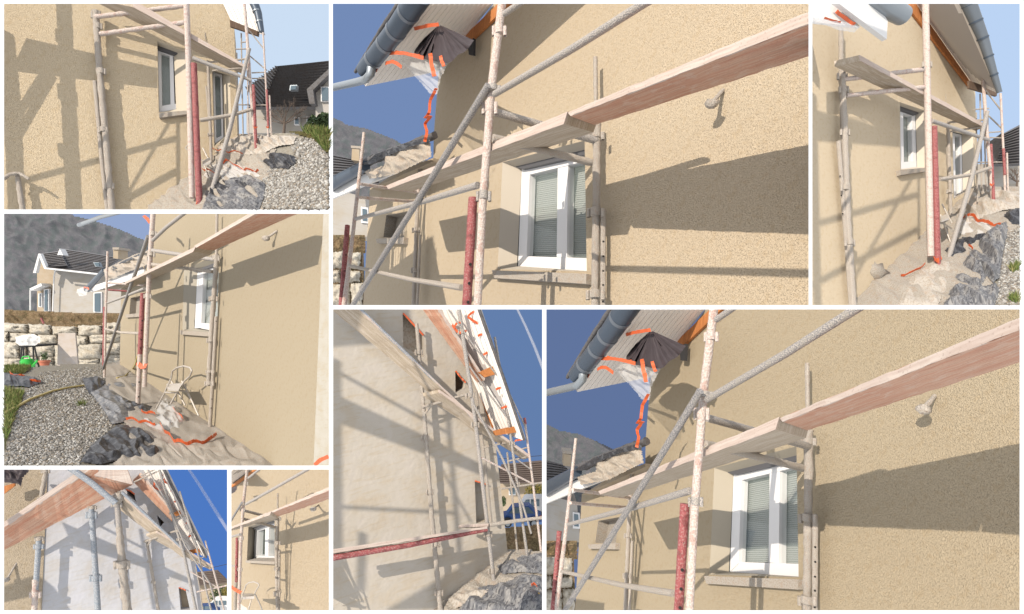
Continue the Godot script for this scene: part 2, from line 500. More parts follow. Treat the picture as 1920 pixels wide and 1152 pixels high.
func film(a := 0.38, rough := 0.3) -> StandardMaterial3D:      # builder's clear sheeting
	var key := "film" + str(a)
	if mats.has(key): return mats[key]
	var m := StandardMaterial3D.new()
	m.resource_name = "clear_sheeting"
	m.transparency = BaseMaterial3D.TRANSPARENCY_ALPHA
	m.albedo_color = Color(0.86, 0.86, 0.86, a); m.roughness = rough; m.backlight_enabled = true; m.backlight = Color(0.5, 0.5, 0.5)
	mats[key] = m
	return m

func sky_board(c: Color, z: float, label: String) -> void:
	var m := StandardMaterial3D.new()
	m.shading_mode = BaseMaterial3D.SHADING_MODE_UNSHADED
	m.albedo_color = c; m.resource_name = "open_sky"
	var s := Shape.new()
	var p := []
	for q in [[rect[0], rect[1]], [rect[2], rect[1]], [rect[2], rect[3]], [rect[0], rect[3]]]:
		p.append(Vector3((q[0] - CX) / F, -(q[1] - CY) / F, -1.0) * z)
	face(s, p, Vector3.BACK)
	var keep := clipping
	clipping = false
	one("sky", s, m, label, "sky", "", "structure")
	clipping = keep

# ---------------------------------------------------------------- looks: linear colour, roughness, metal, colour map, relief map, relief in cm, repeats per metre, follows the set's tone, which imitates that view's exposure
const LOOK := {
	"grey_tiles": [Color(0.15, 0.155, 0.175), 0.7, 0.0, "crust", "", 0.0, 0.5],
	"grey_zinc": [Color(0.12, 0.14, 0.165), 0.4, 0.4, "", "", 0.0, 1.0],
	"zinc_ring": [Color(0.13, 0.15, 0.18), 0.4, 0.4, "", "", 0.0, 1.0],
	"dark_steel": [Color(0.42, 0.43, 0.455), 0.5, 0.2, "steel", "lumps_h", 0.4, 2.2],
	"lining_groove": [Color(0.36, 0.34, 0.33), 0.8, 0.0, "", "", 0.0, 1.0],
	"dust": [Color(0.58, 0.565, 0.555), 0.95, 0.0, "dusty_board", "wood_h", 0.2, 0.8],
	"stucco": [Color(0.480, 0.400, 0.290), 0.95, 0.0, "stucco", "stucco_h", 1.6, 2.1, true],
	"smooth": [Color(0.40, 0.36, 0.30), 0.9, 0.0, "", "grain_h", 0.1, 1.0, true],
	"plaster": [Color(0.50, 0.47, 0.43), 0.92, 0.0, "plaster", "lumps_h", 0.35, 0.45, true],
	"render_grey": [Color(0.36, 0.345, 0.33), 0.95, 0.0, "plaster", "", 0.0, 0.2],
	"beige": [Color(0.36, 0.30, 0.23), 0.95, 0.0, "plaster", "", 0.0, 0.3],
	"crust": [Color(0.68, 0.66, 0.64), 0.95, 0.0, "crust", "lumps_h", 1.8, 5.0],
	"red": [Color(0.47, 0.48, 0.48), 0.75, 0.0, "red", "lumps_h", 0.5, 1.7],
	"pink": [Color(0.60, 0.59, 0.58), 0.85, 0.0, "pink", "lumps_h", 0.8, 1.8],
	"steel": [Color(0.56, 0.56, 0.57), 0.6, 0.1, "steel", "lumps_h", 0.6, 3.0],
	"blue": [Color(0.60, 0.62, 0.65), 0.65, 0.05, "blue", "lumps_h", 0.6, 3.0],
	"board_red": [Color(0.66, 0.645, 0.64), 0.95, 0.0, "board_red", "wood_h", 0.2, 0.8],
	"board": [Color(0.57, 0.565, 0.56), 0.95, 0.0, "board", "wood_h", 0.3, 1.0],
	"raw_wood": [Color(0.60, 0.26, 0.09), 0.8, 0.0, "board", "", 0.0, 1.0],
	"old_beam": [Color(0.16, 0.12, 0.10), 0.9, 0.0, "board", "", 0.0, 1.0],
	"pvc": [Color(0.62, 0.62, 0.63), 0.35, 0.0, "", "", 0.0, 1.0],
	"lining": [Color(0.68, 0.65, 0.625), 0.6, 0.0, "", "", 0.0, 1.0],
	"zinc": [Color(0.055, 0.075, 0.105), 0.42, 0.35, "", "", 0.0, 1.0],
	"bright_zinc": [Color(0.24, 0.27, 0.30), 0.38, 0.5, "", "", 0.0, 1.0],
	"shaded_alu": [Color(0.075, 0.075, 0.082), 0.5, 0.1, "", "", 0.0, 1.0],  # shutter box metal, darkened to stand in for shade under the lintel
	"dark": [Color(0.02, 0.02, 0.022), 0.8, 0.0, "", "", 0.0, 1.0],
	"room": [Color(0.10, 0.11, 0.105), 0.9, 0.0, "", "", 0.0, 1.0],
	"blind": [Color(0.26, 0.275, 0.265), 0.6, 0.0, "", "", 0.0, 1.0],
	"hole": [Color(0.012, 0.01, 0.01), 0.9, 0.0, "", "", 0.0, 1.0],
	"sill": [Color(0.36, 0.345, 0.325), 0.9, 0.0, "crust", "grain_h", 0.2, 2.0],
	"tape": [Color(0.52, 0.095, 0.025), 0.5, 0.0, "", "", 0.0, 4.0],
	"black_bag": [Color(0.62, 0.62, 0.64), 0.45, 0.0, "dusty_black", "", 0.0, 0.9],
	"grey_sheet": [Color(0.62, 0.62, 0.63), 0.45, 0.0, "dusty_grey", "", 0.0, 0.8],
	"dusty_sheet": [Color(0.40, 0.39, 0.375), 0.6, 0.0, "crust", "", 0.0, 1.0],
	"purple_bag": [Color(0.050, 0.040, 0.044), 0.5, 0.0, "", "", 0.0, 3.0],
	"pale_sheet": [Color(0.40, 0.37, 0.33), 0.5, 0.0, "crust", "", 0.0, 1.0],
	"tiles": [Color(0.095, 0.098, 0.112), 0.7, 0.0, "crust", "", 0.0, 0.5],
	"old_tiles": [Color(0.13, 0.105, 0.095), 0.8, 0.0, "crust", "", 0.0, 0.5],
	"rock": [Color(0.62, 0.605, 0.58), 0.95, 0.0, "stones", "lumps_h", 2.0, 0.35],
	"gravel": [Color(0.40, 0.39, 0.37), 0.95, 0.0, "stones", "lumps_h", 3.0, 1.6],
	"pebble": [Color(1, 1, 1), 0.9, 0.0, "", "", 0.0, 1.0],
	"blade": [Color(1, 1, 1), 0.8, 0.0, "", "", 0.0, 1.0],
	"sand": [Color(0.345, 0.335, 0.318), 0.97, 0.0, "crust", "lumps_h", 1.2, 1.5],
	"soil": [Color(0.40, 0.39, 0.36), 0.97, 0.0, "soil", "lumps_h", 6.0, 0.5],
	"turf": [Color(0.16, 0.19, 0.06), 0.95, 0.0, "soil", "lumps_h", 4.0, 1.0],
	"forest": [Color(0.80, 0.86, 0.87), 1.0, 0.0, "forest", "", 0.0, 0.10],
	"leaf": [Color(0.045, 0.075, 0.025), 0.8, 0.0, "", "", 0.0, 1.0],
	"gold_leaf": [Color(0.16, 0.13, 0.02), 0.8, 0.0, "", "", 0.0, 1.0],
	"bark": [Color(0.10, 0.075, 0.06), 0.9, 0.0, "", "", 0.0, 1.0],
	"white_paint": [Color(0.60, 0.60, 0.60), 0.4, 0.0, "", "", 0.0, 1.0],
	"stool_metal": [Color(0.52, 0.52, 0.52), 0.45, 0.2, "crust", "", 0.0, 4.0],
	"car_blue": [Color(0.03, 0.07, 0.20), 0.25, 0.2, "", "", 0.0, 1.0],
	"car_glass": [Color(0.10, 0.14, 0.17), 0.08, 0.3, "", "", 0.0, 1.0],
	"tyre": [Color(0.015, 0.015, 0.015), 0.9, 0.0, "", "", 0.0, 1.0],
	"green_plastic": [Color(0.02, 0.36, 0.04), 0.4, 0.0, "", "", 0.0, 1.0],
	"terracotta": [Color(0.36, 0.12, 0.07), 0.85, 0.0, "", "", 0.0, 1.0],
	"hose": [Color(0.40, 0.33, 0.14), 0.6, 0.0, "", "", 0.0, 1.0],
	"foam_board": [Color(0.42, 0.38, 0.36), 0.85, 0.0, "plaster", "", 0.0, 0.6],
	"trail": [Color(0.55, 0.60, 0.72), 1.0, 0.0, "", "", 0.0, 1.0],
	"yellow": [Color(0.65, 0.38, 0.02), 0.6, 0.0, "", "", 0.0, 1.0],
}

# ---------------------------------------------------------------- scaffold pieces
func rod(pts: Array, w0: float, w1 := -1.0, rough := 0.04, sides := 12) -> Shape:
	var s := Shape.new()
	tube(s, pts, w0 * 0.84, w1 * 0.84 if w1 > 0.0 else w0 * 0.84, rough, sides)
	return s

func clamp_on(x: float, y: float, w: float, h: float, n: float, m: String) -> void:      # clamp round a pole, with an open cup on either side
	var s := Shape.new()
	tube(s, [[x, y - h * 0.34, n], [x, y + h * 0.34, n]], w * 0.70, w * 0.70, 0.06, 12)
	var c := part("clamp", s, mat(m))
	for k in [-1.0, 1.0]:
		var b := Shape.new()
		var p0 := at(x + k * w * 0.46, y - h * 0.30, n + 0.01); var p1 := at(x + k * w * 0.46, y + h * 0.50, n + 0.01)
		tube3(b, [p0, p1], [wide(p0, w * 0.28), wide(p1, w * 0.28)], 10, 0.05, 0.0, false)
		face(b, [p0 + Vector3(-1, 0, 0) * wide(p0, w * 0.26), p0 + Vector3(0, 0, -1) * wide(p0, w * 0.26), p0 + Vector3(1, 0, 0) * wide(p0, w * 0.26), p0 + Vector3(0, 0, 1) * wide(p0, w * 0.26)], UU)
		part("cup", b, mat(m), c)

func holes(spots: Array, n: float, r: float, under: int) -> void:
	for q in spots:
		var p := at(q[0], q[1], n)
		var toward := -p.normalized()
		var rad := wide(p, r * 2.0)
		var c := p + toward * wide(p, r * 4.4)
		var s := Shape.new()
		tube3(s, [c, c + toward * rad * 0.5], [rad, rad], 8)
		part("hole", s, mat("hole"), under)

func rails(list: Array, called: String, category: String, group: String) -> void:     # [points, w0, w1, material, label]
	for r in list:
		one(called, rod(r[0], r[1], r[2]), mat(r[3]), "%s, %s" % [r[4], where], category, group)

func shadow_casters(n: float, bars: Array, boards_: Array) -> void:
	# added scaffold pieces, unseen toward the sun, only to cast shadows: bars [x0, y0, x1, y1, width] and boards [four corners] by where their shadows fall
	clipping = false
	begin()
	for q in bars:
		var s := Shape.new()
		var w := wide(at(q[0], q[1]), q[4])
		tube3(s, [sunward(q[0], q[1], n), sunward(q[2], q[3], n)], [w, w], 10, 0.04, w * 2.0)
		part("tube", s, mat("steel"))
	for q in boards_:
		var s := Shape.new()
		var a := []; var b := []
		for k in [0, 3]: a.append(sunward(q[k][0], q[k][1], n))
		for k in [1, 2]: b.append(sunward(q[k][0], q[k][1], n))
		var up := to_sun * 0.03 * sc
		loft(s, [a[0], a[1], a[1] + up, a[0] + up], [b[0], b[1], b[1] + up, b[0] + up], 3)
		part("board", s, mat("board"))
	thing("scaffold_section", "added scaffold pieces out of sight toward the sun to cast shadows, " + where, "scaffold frame", "scaffold frames")
	clipping = true

func plank(top_out: Array, bot_out: Array, bot_in: Array, n_out: float, n_in: float, m: String, label: String, n_end := -1.0) -> void:   # each edge as [x0, y0, x1, y1]
	begin()
	var s := Shape.new()
	var a := at(top_out[0], top_out[1], n_out); var n_far := n_out if n_end < 0.0 else n_end
	var b := at(top_out[2], top_out[3], n_far)
	var c := at(bot_out[0], bot_out[1], n_out); var d := at(bot_out[2], bot_out[3], n_far)
	var e := at(bot_in[0], bot_in[1], n_in); var g := at(bot_in[2], bot_in[3], n_in)
	var i := (c - e).normalized() * 0.012 * sc; var k := (d - g).normalized() * 0.012 * sc
	loft(s, [a, c, e, e + a - c], [b, d, g, g + b - d], 26, 0.006)
	part("board", s, mat(m))
	var q := Shape.new()
	loft(q, [a + i, c + i, c - i, a - i], [b + k, d + k, d - k, b - k], 26, 0.005)
	part("dusty_edge", q, mat("dust"))
	thing("scaffold_plank", "%s, %s" % [label, where], "plank", "scaffold planks")

func eased(pts: Array, steps: int) -> Array:      # a smooth course through picture points
	var v := vec2s(pts)
	var o := []
	for k in v.size() - 1:
		for j in steps:
			var p := v[k].cubic_interpolate(v[k + 1], v[maxi(k - 1, 0)], v[mini(k + 2, v.size() - 1)], float(j) / steps)
			o.append(p + Vector2(rng.randf() - 0.5, rng.randf() - 0.5) * 1.6)
	o.append(v[v.size() - 1])
	return o

func tent(apex: Array, n_top: float, rim: Array, n_rim: float, pleat: float) -> Shape:      # film drawn together at one point, falling in pleats to its rim
	var s := Shape.new()
	var edge := eased(rim, 6)
	var cols := edge.size(); var rows := 9
	var pts := []
	for y in rows:
		var f := float(y) / (rows - 1)
		for x in cols:
			var p: Vector2 = Vector2(apex[0], apex[1]).lerp(edge[x], 0.04 + 0.96 * f)
			var n := lerpf(n_top, n_rim, f) + pleat * f * (fine.get_noise_2d(x * 7.0, 3.0) * 2.6 + 0.5 * sin(x * 0.55 + 2.0) + fine.get_noise_2d(x * 5.0, y * 9.0)) - pleat * 3.0 * f * (1.0 - f)
			pts.append(at(p.x, p.y, n))
	grid(s, pts, cols, rows, func(_x, _y): return true, NN)
	return s

func strip_of_tape(pts: Array, n: float, w: float, label: String) -> void:    # orange tape along picture points
	var s := Shape.new()
	var q := []
	for p in eased(pts, 4): q.append(at(p.x, p.y, n + (rng.randf() - 0.5) * 0.012))
	var d: Vector3 = (q[-1] - q[0]).normalized()
	var side := d.cross(q[0].normalized()).normalized() * wide(q[0], w) * 1.6
	ribbon(s, q, side, 0.3)
	one("orange_tape", s, mat("tape"), "%s, %s" % [label, where], "tape", "strips of orange tape")

func ground_tape(pts: Array, w: float, label: String) -> void:
	var s := Shape.new()
	var q := []
	for p in eased(pts, 5): q.append(gnd(p.x, p.y, 0.06 + 0.07 * absf(sin(p.x * 0.045 + p.y * 0.03))))
	ribbon(s, q, (GN * 0.7 + Vector3(0, 0.4, 0.6)).normalized() * wide(q[0], w) * 1.7, 0.35)
	one("orange_tape", s, mat("tape"), "%s, %s" % [label, where], "tape", "strips of orange tape")

func pipe_stub(tip: Array, r: float, base: Array, n: float, label: String) -> void:      # plaster-clogged pipe end that sticks out of the wall
	begin()
	var s := Shape.new()
	var c := at(tip[0], tip[1], n)
	var rad := wide(c, r * 2.0)
	tube3(s, [at(base[0], base[1], 0.0), c], [rad * 0.35, rad * 0.4], 8, 0.2, rad)
	part("stem", s, mat("crust"))
	var b := Shape.new()
	ball(b, c, Vector3(rad * 1.15, rad * 0.8, rad), 0.5)
	part("plaster_lump", b, mat("crust"))
	thing("pipe_stub", "%s, %s" % [label, where], "pipe stub", "pipe stubs on the walls")

func opening(hole: Array, inner: Array, d: float, bars: Array, panes: Array, header: Array, blind := true) -> void:
	# a window set d metres back in its opening: frame, panes, blind, reveal, shutter box, dark room
	var f := Shape.new()
	var k := 0
	for q in bars:
		slab(f, q, -d - 0.004 * k, -d - 0.09 - 0.004 * k)
		k += 1
	var w := part("window", f, mat("pvc"))
	var r := Shape.new()
	var c := Vector3.ZERO
	for q in inner: c += at(q[0], q[1], -d) / 4.0
	for j in 4:
		var i := (j + 1) % 4
		var a := at(hole[j][0], hole[j][1]); var b := at(hole[i][0], hole[i][1])
		var e := at(inner[i][0], inner[i][1], -d); var g := at(inner[j][0], inner[j][1], -d)
		face(r, [a, b, e], c - a); face(r, [a, e, g], c - a)
	part("reveal", r, mat("smooth"), w)
	var box := Shape.new()
	for j in 4:
		var i := (j + 1) % 4
		var a := at(inner[j][0], inner[j][1], -d - 0.002); var b := at(inner[i][0], inner[i][1], -d - 0.002)
		face(box, [a, b, b - NN * 0.5 * sc, a - NN * 0.5 * sc], c - a)
	var back := []
	for q in inner: back.append(at(q[0], q[1], -d - 0.002) - NN * 0.5 * sc)
	face(box, back, NN)
	part("room", box, mat("room"), w)
	if header.size():
		var h := Shape.new()
		slab(h, header, -d + 0.05, -d - 0.02)
		part("shutter_box", h, mat("shaded_alu"), w)
	for q in panes:
		var g := Shape.new()
		var pts := []
		for p in q: pts.append(at(p[0], p[1], -d - 0.045))
		face(g, pts, NN)
		part("pane", g, glass(), w)
		if blind:
			var b := Shape.new()
			var m := 44
			for y in m:
				var t0 := (y + 0.05) / m; var t1 := (y + 0.86) / m
				var l := []
				for t in [t0, t1]:
					l.append([lerpf(q[0][0], q[3][0], t), lerpf(q[0][1], q[3][1], t)]); l.append([lerpf(q[1][0], q[2][0], t), lerpf(q[1][1], q[2][1], t)])
				slab(b, [l[0], l[1], l[3], l[2]], -d - 0.12, -d - 0.13)
			part("blind", b, mat("blind"), w, "stuff")

func boards(edge_a: Array, edge_b: Array, count: int, m: String, called := "soffit_board") -> void:
	# lining boards between two lines, each line as two [x, y, n]; a narrow groove between boards
	var a0 := at(edge_a[0][0], edge_a[0][1], edge_a[0][2]); var a1 := at(edge_a[1][0], edge_a[1][1], edge_a[1][2])
	var b0 := at(edge_b[0][0], edge_b[0][1], edge_b[0][2]); var b1 := at(edge_b[1][0], edge_b[1][1], edge_b[1][2])
	var up := (a1 - a0).cross(b0 - a0).normalized() * 0.02 * sc
	if up.y < 0.0: up = -up
	for k in count:
		var s := Shape.new()
		var t0 := (k + 0.05) / count; var t1 := (k + 0.95) / count
		var p := [a0.lerp(b0, t0), a0.lerp(b0, t1)]; var q := [a1.lerp(b1, t0), a1.lerp(b1, t1)]
		loft(s, [p[0], p[1], p[1] + up, p[0] + up], [q[0], q[1], q[1] + up, q[0] + up])
		part(called, s, mat(m))
	var back := Shape.new()
	var v := up * 1.02
	loft(back, [a0 + v, b0 + v, b0 + v * 3.0, a0 + v * 3.0], [a1 + v, b1 + v, b1 + v * 3.0, a1 + v * 3.0])
	part("soffit_backing", back, mat("lining_groove"))

func scatter(called: String, area: Array, count: int, size: float, colors: Array, label: String, cat: String, blade := false) -> void:
	var poly := vec2s(area)
	var lo := Vector2(1e9, 1e9); var hi := -lo
	for p in poly: lo = lo.min(p); hi = hi.max(p)
	var xf := []
	var cl := []
	var tries := 0
	while xf.size() < count and tries < count * 12:
		tries += 1
		var q := Vector2(rng.randf_range(lo.x, hi.x), rng.randf_range(lo.y, hi.y))
		if not Geometry2D.is_point_in_polygon(q, poly): continue
		var sx := ox + q.x / zoom; var sy := oy + q.y / zoom
		if sx < rect[0] + 2 or sx > rect[2] - 2 or sy < rect[1] + 2 or sy > rect[3] - 2: continue
		var p := gnd(q.x, q.y, 0.0)
		var k := size * sc * rng.randf_range(0.5, 1.4)
		var b := Basis.from_euler(Vector3(rng.randf() * TAU, rng.randf() * TAU, rng.randf() * TAU)) * Basis.from_scale(Vector3(k, k * 0.7, k * 0.9))
		if blade:
			b = Basis.from_euler(Vector3(rng.randf_range(-0.6, 0.6), rng.randf() * TAU, rng.randf_range(-0.6, 0.6))) * Basis.from_scale(Vector3(k * 0.5, k * 2.2, k * 0.5))
		xf.append(Transform3D(b, p)); cl.append(colors[rng.randi() % colors.size()] * rng.randf_range(0.75, 1.25))
	var s := Shape.new()
	if blade:
		tri(s, [Vector3(-0.25, 0, 0), Vector3(0.25, 0, 0), Vector3(0, 1, 0.25)], [Vector3(0, 0.5, -1), Vector3(0, 0.5, -1), Vector3(0, 0.5, -1)], [Vector2(), Vector2(), Vector2()])
		tri(s, [Vector3(0, 0, -0.25), Vector3(0, 0, 0.25), Vector3(0.2, 0.8, 0)], [Vector3(-1, 0.5, 0), Vector3(-1, 0.5, 0), Vector3(-1, 0.5, 0)], [Vector2(), Vector2(), Vector2()])
	else:
		var q := [Vector3(0.1, 0.62, 0), Vector3(0.55, 0.1, 0.1), Vector3(0.1, 0.05, 0.6), Vector3(-0.6, -0.05, 0.05), Vector3(0, 0.1, -0.55), Vector3(-0.05, -0.55, 0.05)]
		for f in [[0, 1, 2], [0, 2, 3], [0, 3, 4], [0, 4, 1], [5, 1, 2], [5, 2, 3], [5, 3, 4], [5, 4, 1]]:
			var nn := [q[f[0]].normalized(), q[f[1]].normalized(), q[f[2]].normalized()]
			tri(s, [q[f[0]], q[f[1]], q[f[2]]], nn, [Vector2(), Vector2(), Vector2()])
	var a := []
	a.resize(Mesh.ARRAY_MAX)
	a[Mesh.ARRAY_VERTEX] = s.v; a[Mesh.ARRAY_NORMAL] = s.n
	var am := ArrayMesh.new()
	am.add_surface_from_arrays(Mesh.PRIMITIVE_TRIANGLES, a)
	var m := mat("blade" if blade else "pebble")
	m.vertex_color_use_as_albedo = true
	am.surface_set_material(0, m)
	var mm := MultiMesh.new()
	mm.transform_format = MultiMesh.TRANSFORM_3D
	mm.use_colors = true
	mm.mesh = am
	mm.instance_count = xf.size()
	for k in xf.size():
		mm.set_instance_transform(k, xf[k]); mm.set_instance_color(k, cl[k])
	var o := MultiMeshInstance3D.new()
	o.multimesh = mm; o.name = numbered(called)
	o.set_meta("label", "%s, %s" % [label, where]); o.set_meta("category", cat); o.set_meta("kind", "stuff")
	add_child(o, true)

const PEBBLES := [Color(0.221, 0.212, 0.200), Color(0.162, 0.153, 0.140), Color(0.289, 0.281, 0.264), Color(0.111, 0.104, 0.095), Color(0.204, 0.174, 0.140), Color(0.357, 0.353, 0.340)]
const BLADES := [Color(0.10, 0.15, 0.03), Color(0.16, 0.19, 0.05), Color(0.22, 0.21, 0.08), Color(0.07, 0.11, 0.02)]

func ground_patch(called: String, outline: Array, m: String, label: String, h := 0.0, bump := 0.0, kind := "structure", cat := "ground") -> void:
	var s := Shape.new()
	crumpled(s, outline, func(x, y): return gnd(x, y, h), GN, bump, 0.30, 0.0, 7.0)
	one(called, s, mat(m), "%s, %s" % [label, where], cat, "", kind)

func sheet(called: String, outline: Array, m: Material, amp: float, freq: float, label: String, cat := "plastic sheet", step := 3.5) -> void:
	var s := Shape.new()
	crumpled(s, outline, func(x, y): return gnd(x, y, 0.0), GN, amp, freq, 0.03, step)
	one(called, s, m, "%s, %s" % [label, where], cat, "plastic sheeting on the ground" if cat == "plastic sheet" else "")

func hill(outline: Array, z: float, amp: float, label: String, m := "forest", step := 4.0, called := "mountain", freq := 0.5) -> void:
	var s := Shape.new()
	crumpled(s, outline, func(x, y): return dz(x, y, z), Vector3(0, 0.35, 1).normalized(), amp, freq, 0.0, step)
	var look := mat(m)
	if m == "forest":
		look = look.duplicate()
		look.uv1_scale = Vector3.ONE * (9.0 / z)
	one(called, s, look, label, called.replace("_", " "), "", "structure")

func zplate(points: Array, z: float, thick: float, holes_ := []) -> Shape:
	var s := Shape.new()
	plate(s, points, func(x, y): return dz(x, y, z), Vector3(0, 0, -thick), holes_)
	return s

func tiled(quad: Array, z0: float, z1: float, rows: int, thick: float) -> Shape:   # courses of roof tiles: quad top-left, top-right, bottom-right, bottom-left; z1 at the top
	var s := Shape.new()
	for k in rows:
		var t0 := float(k) / rows; var t1 := (k + 1.12) / rows
		var q := []
		for t in [t0, t1]:
			for j in [[0, 3], [1, 2]]:
				var z := lerpf(z1, z0, t)
				q.append(dz(lerpf(quad[j[0]][0], quad[j[1]][0], t), lerpf(quad[j[0]][1], quad[j[1]][1], t), z))
		var lift := Vector3(0, 0.5, 0.85) * thick
		loft(s, [q[0], q[1], q[1] - lift, q[0] - lift], [q[2] + lift, q[3] + lift, q[3], q[2]])
	return s

func leaves(c: Vector3, r: Vector3, count: int, size: float) -> Shape:
	var s := Shape.new()
	for k in count:
		var d := Vector3(rng.randf_range(-1, 1), rng.randf_range(-1, 1), rng.randf_range(-1, 1))
		if d.length() > 1.0: d = d.normalized() * rng.randf()
		if fine.get_noise_3d(d.x * 40.0, d.y * 40.0, d.z * 40.0 + c.x) < -0.12: continue
		var p := c + d * r * (1.0 + 0.25 * fine.get_noise_3d(d.x * 25.0 + 9.0, d.y * 25.0, d.z * 25.0))
		var a := Vector3(rng.randf() - 0.5, rng.randf() - 0.5, rng.randf() - 0.5).normalized() * size
		var b := a.cross(Vector3(rng.randf() - 0.5, rng.randf() - 0.5, rng.randf() - 0.5)).normalized() * size * 0.6
		face(s, [p - a, p + b, p + a, p - b], Vector3(0.2, 0.6, 1))
	return s

func bare_tree(x: float, y: float, z: float, h: float, label: String, spread := 1.0) -> void:
	begin()
	var foot := dz(x, y, z)
	var t := Shape.new()
	var unit := h / zoom / F * z
	var fork := foot + Vector3(0.02, 0.28, 0) * unit
	tube3(t, [foot, fork], [unit * 0.045, unit * 0.035], 8, 0.15, unit * 0.05)
	var trunk := part("trunk", t, mat("bark"))
	for k in 9:
		var s := Shape.new()
		var a := -1.15 + 2.3 * k / 8.0 + rng.randf_range(-0.12, 0.12)
		var d := Vector3(sin(a) * spread, cos(a) * 0.8, rng.randf_range(-0.3, 0.3))
		limb(s, fork, d, unit * rng.randf_range(0.30, 0.42), unit * 0.018, 0)
		part("branch", s, mat("bark"), trunk)
	thing("bare_tree", "%s, %s" % [label, where], "tree")

func limb(s: Shape, from: Vector3, d: Vector3, length: float, r: float, level: int) -> void:
	var mid := from + d.normalized() * length * 0.5 + Vector3(0, rng.randf_range(-0.04, 0.06), 0) * length
	var to := mid + (d.normalized() + Vector3(rng.randf_range(-0.3, 0.3), rng.randf_range(0.0, 0.35), rng.randf_range(-0.2, 0.2))).normalized() * length * 0.5
	tube3(s, [from, mid, to], [r, r * 0.8, r * 0.55], 5)
	if level >= 3: return
	for k in 3:
		limb(s, mid.lerp(to, rng.randf()), d + Vector3(rng.randf_range(-0.8, 0.8), rng.randf_range(-0.3, 0.6), rng.randf_range(-0.5, 0.5)), length * 0.62, r * 0.55, level + 1)

func car(x0: float, x1: float, y: float, h: float, z: float, tint: String, label: String, van: bool, called: String) -> void:
	begin()
	var w := x1 - x0
	var depth := h / zoom / F * z * 0.55
	var prof := [[0, 0.2], [0.02, 0.52], [0.16, 0.58], [0.30, 0.95], [0.70, 1.0], [0.90, 0.62], [0.99, 0.55], [1.0, 0.2]]
	if van: prof = [[0, 0.16], [0.01, 0.50], [0.14, 0.58], [0.27, 0.96], [0.34, 1.0], [0.98, 1.0], [1.0, 0.9], [1.0, 0.16]]
	var pts := []
	for p in prof: pts.append([x0 + p[0] * w, y - p[1] * h])
	var b := part("body", zplate(pts, z, depth), mat(tint))
	var wins := [[[0.22, 0.62], [0.33, 0.90], [0.47, 0.92], [0.47, 0.62]], [[0.50, 0.62], [0.50, 0.92], [0.68, 0.93], [0.82, 0.62]]]
	if van: wins = [[[0.20, 0.60], [0.30, 0.90], [0.40, 0.92], [0.40, 0.60]], [[0.44, 0.62], [0.44, 0.92], [0.66, 0.92], [0.66, 0.62]]]
	for q in wins:
		var l := []
		for p in q: l.append([x0 + p[0] * w, y - p[1] * h])
		part("side_window", zplate(l, z - 0.012 * sc, 0.02 * sc), mat("car_glass"), b)
	for q in [0.19, 0.81]:
		var s := Shape.new()
		var c := dz(x0 + q * w, y - 0.2 * h, z - 0.03 * sc)
		var r := wide(c, h * 0.42)
		tube3(s, [c + Vector3(0, 0, -0.12 * sc), c + Vector3(0, 0, 0.05 * sc)], [r, r], 14)
		var k := part("wheel", s, mat("tyre"))
		var m := Shape.new()
		tube3(m, [c, c + Vector3(0, 0, 0.075 * sc)], [r * 0.6, r * 0.6], 12)
		part("rim", m, mat("bright_zinc"), k)
	for q in [0.03, 0.97]:
		var l := [[x0 + (q - 0.025) * w, y - 0.52 * h], [x0 + (q + 0.025) * w, y - 0.52 * h], [x0 + (q + 0.025) * w, y - 0.42 * h], [x0 + (q - 0.025) * w, y - 0.42 * h]]
		part("headlight" if q < 0.5 else "tail_light", zplate(l, z - 0.01 * sc, 0.02 * sc), mat("white_paint" if q < 0.5 else "red"))
	thing(called, "%s, %s" % [label, where], "van" if van else "car")

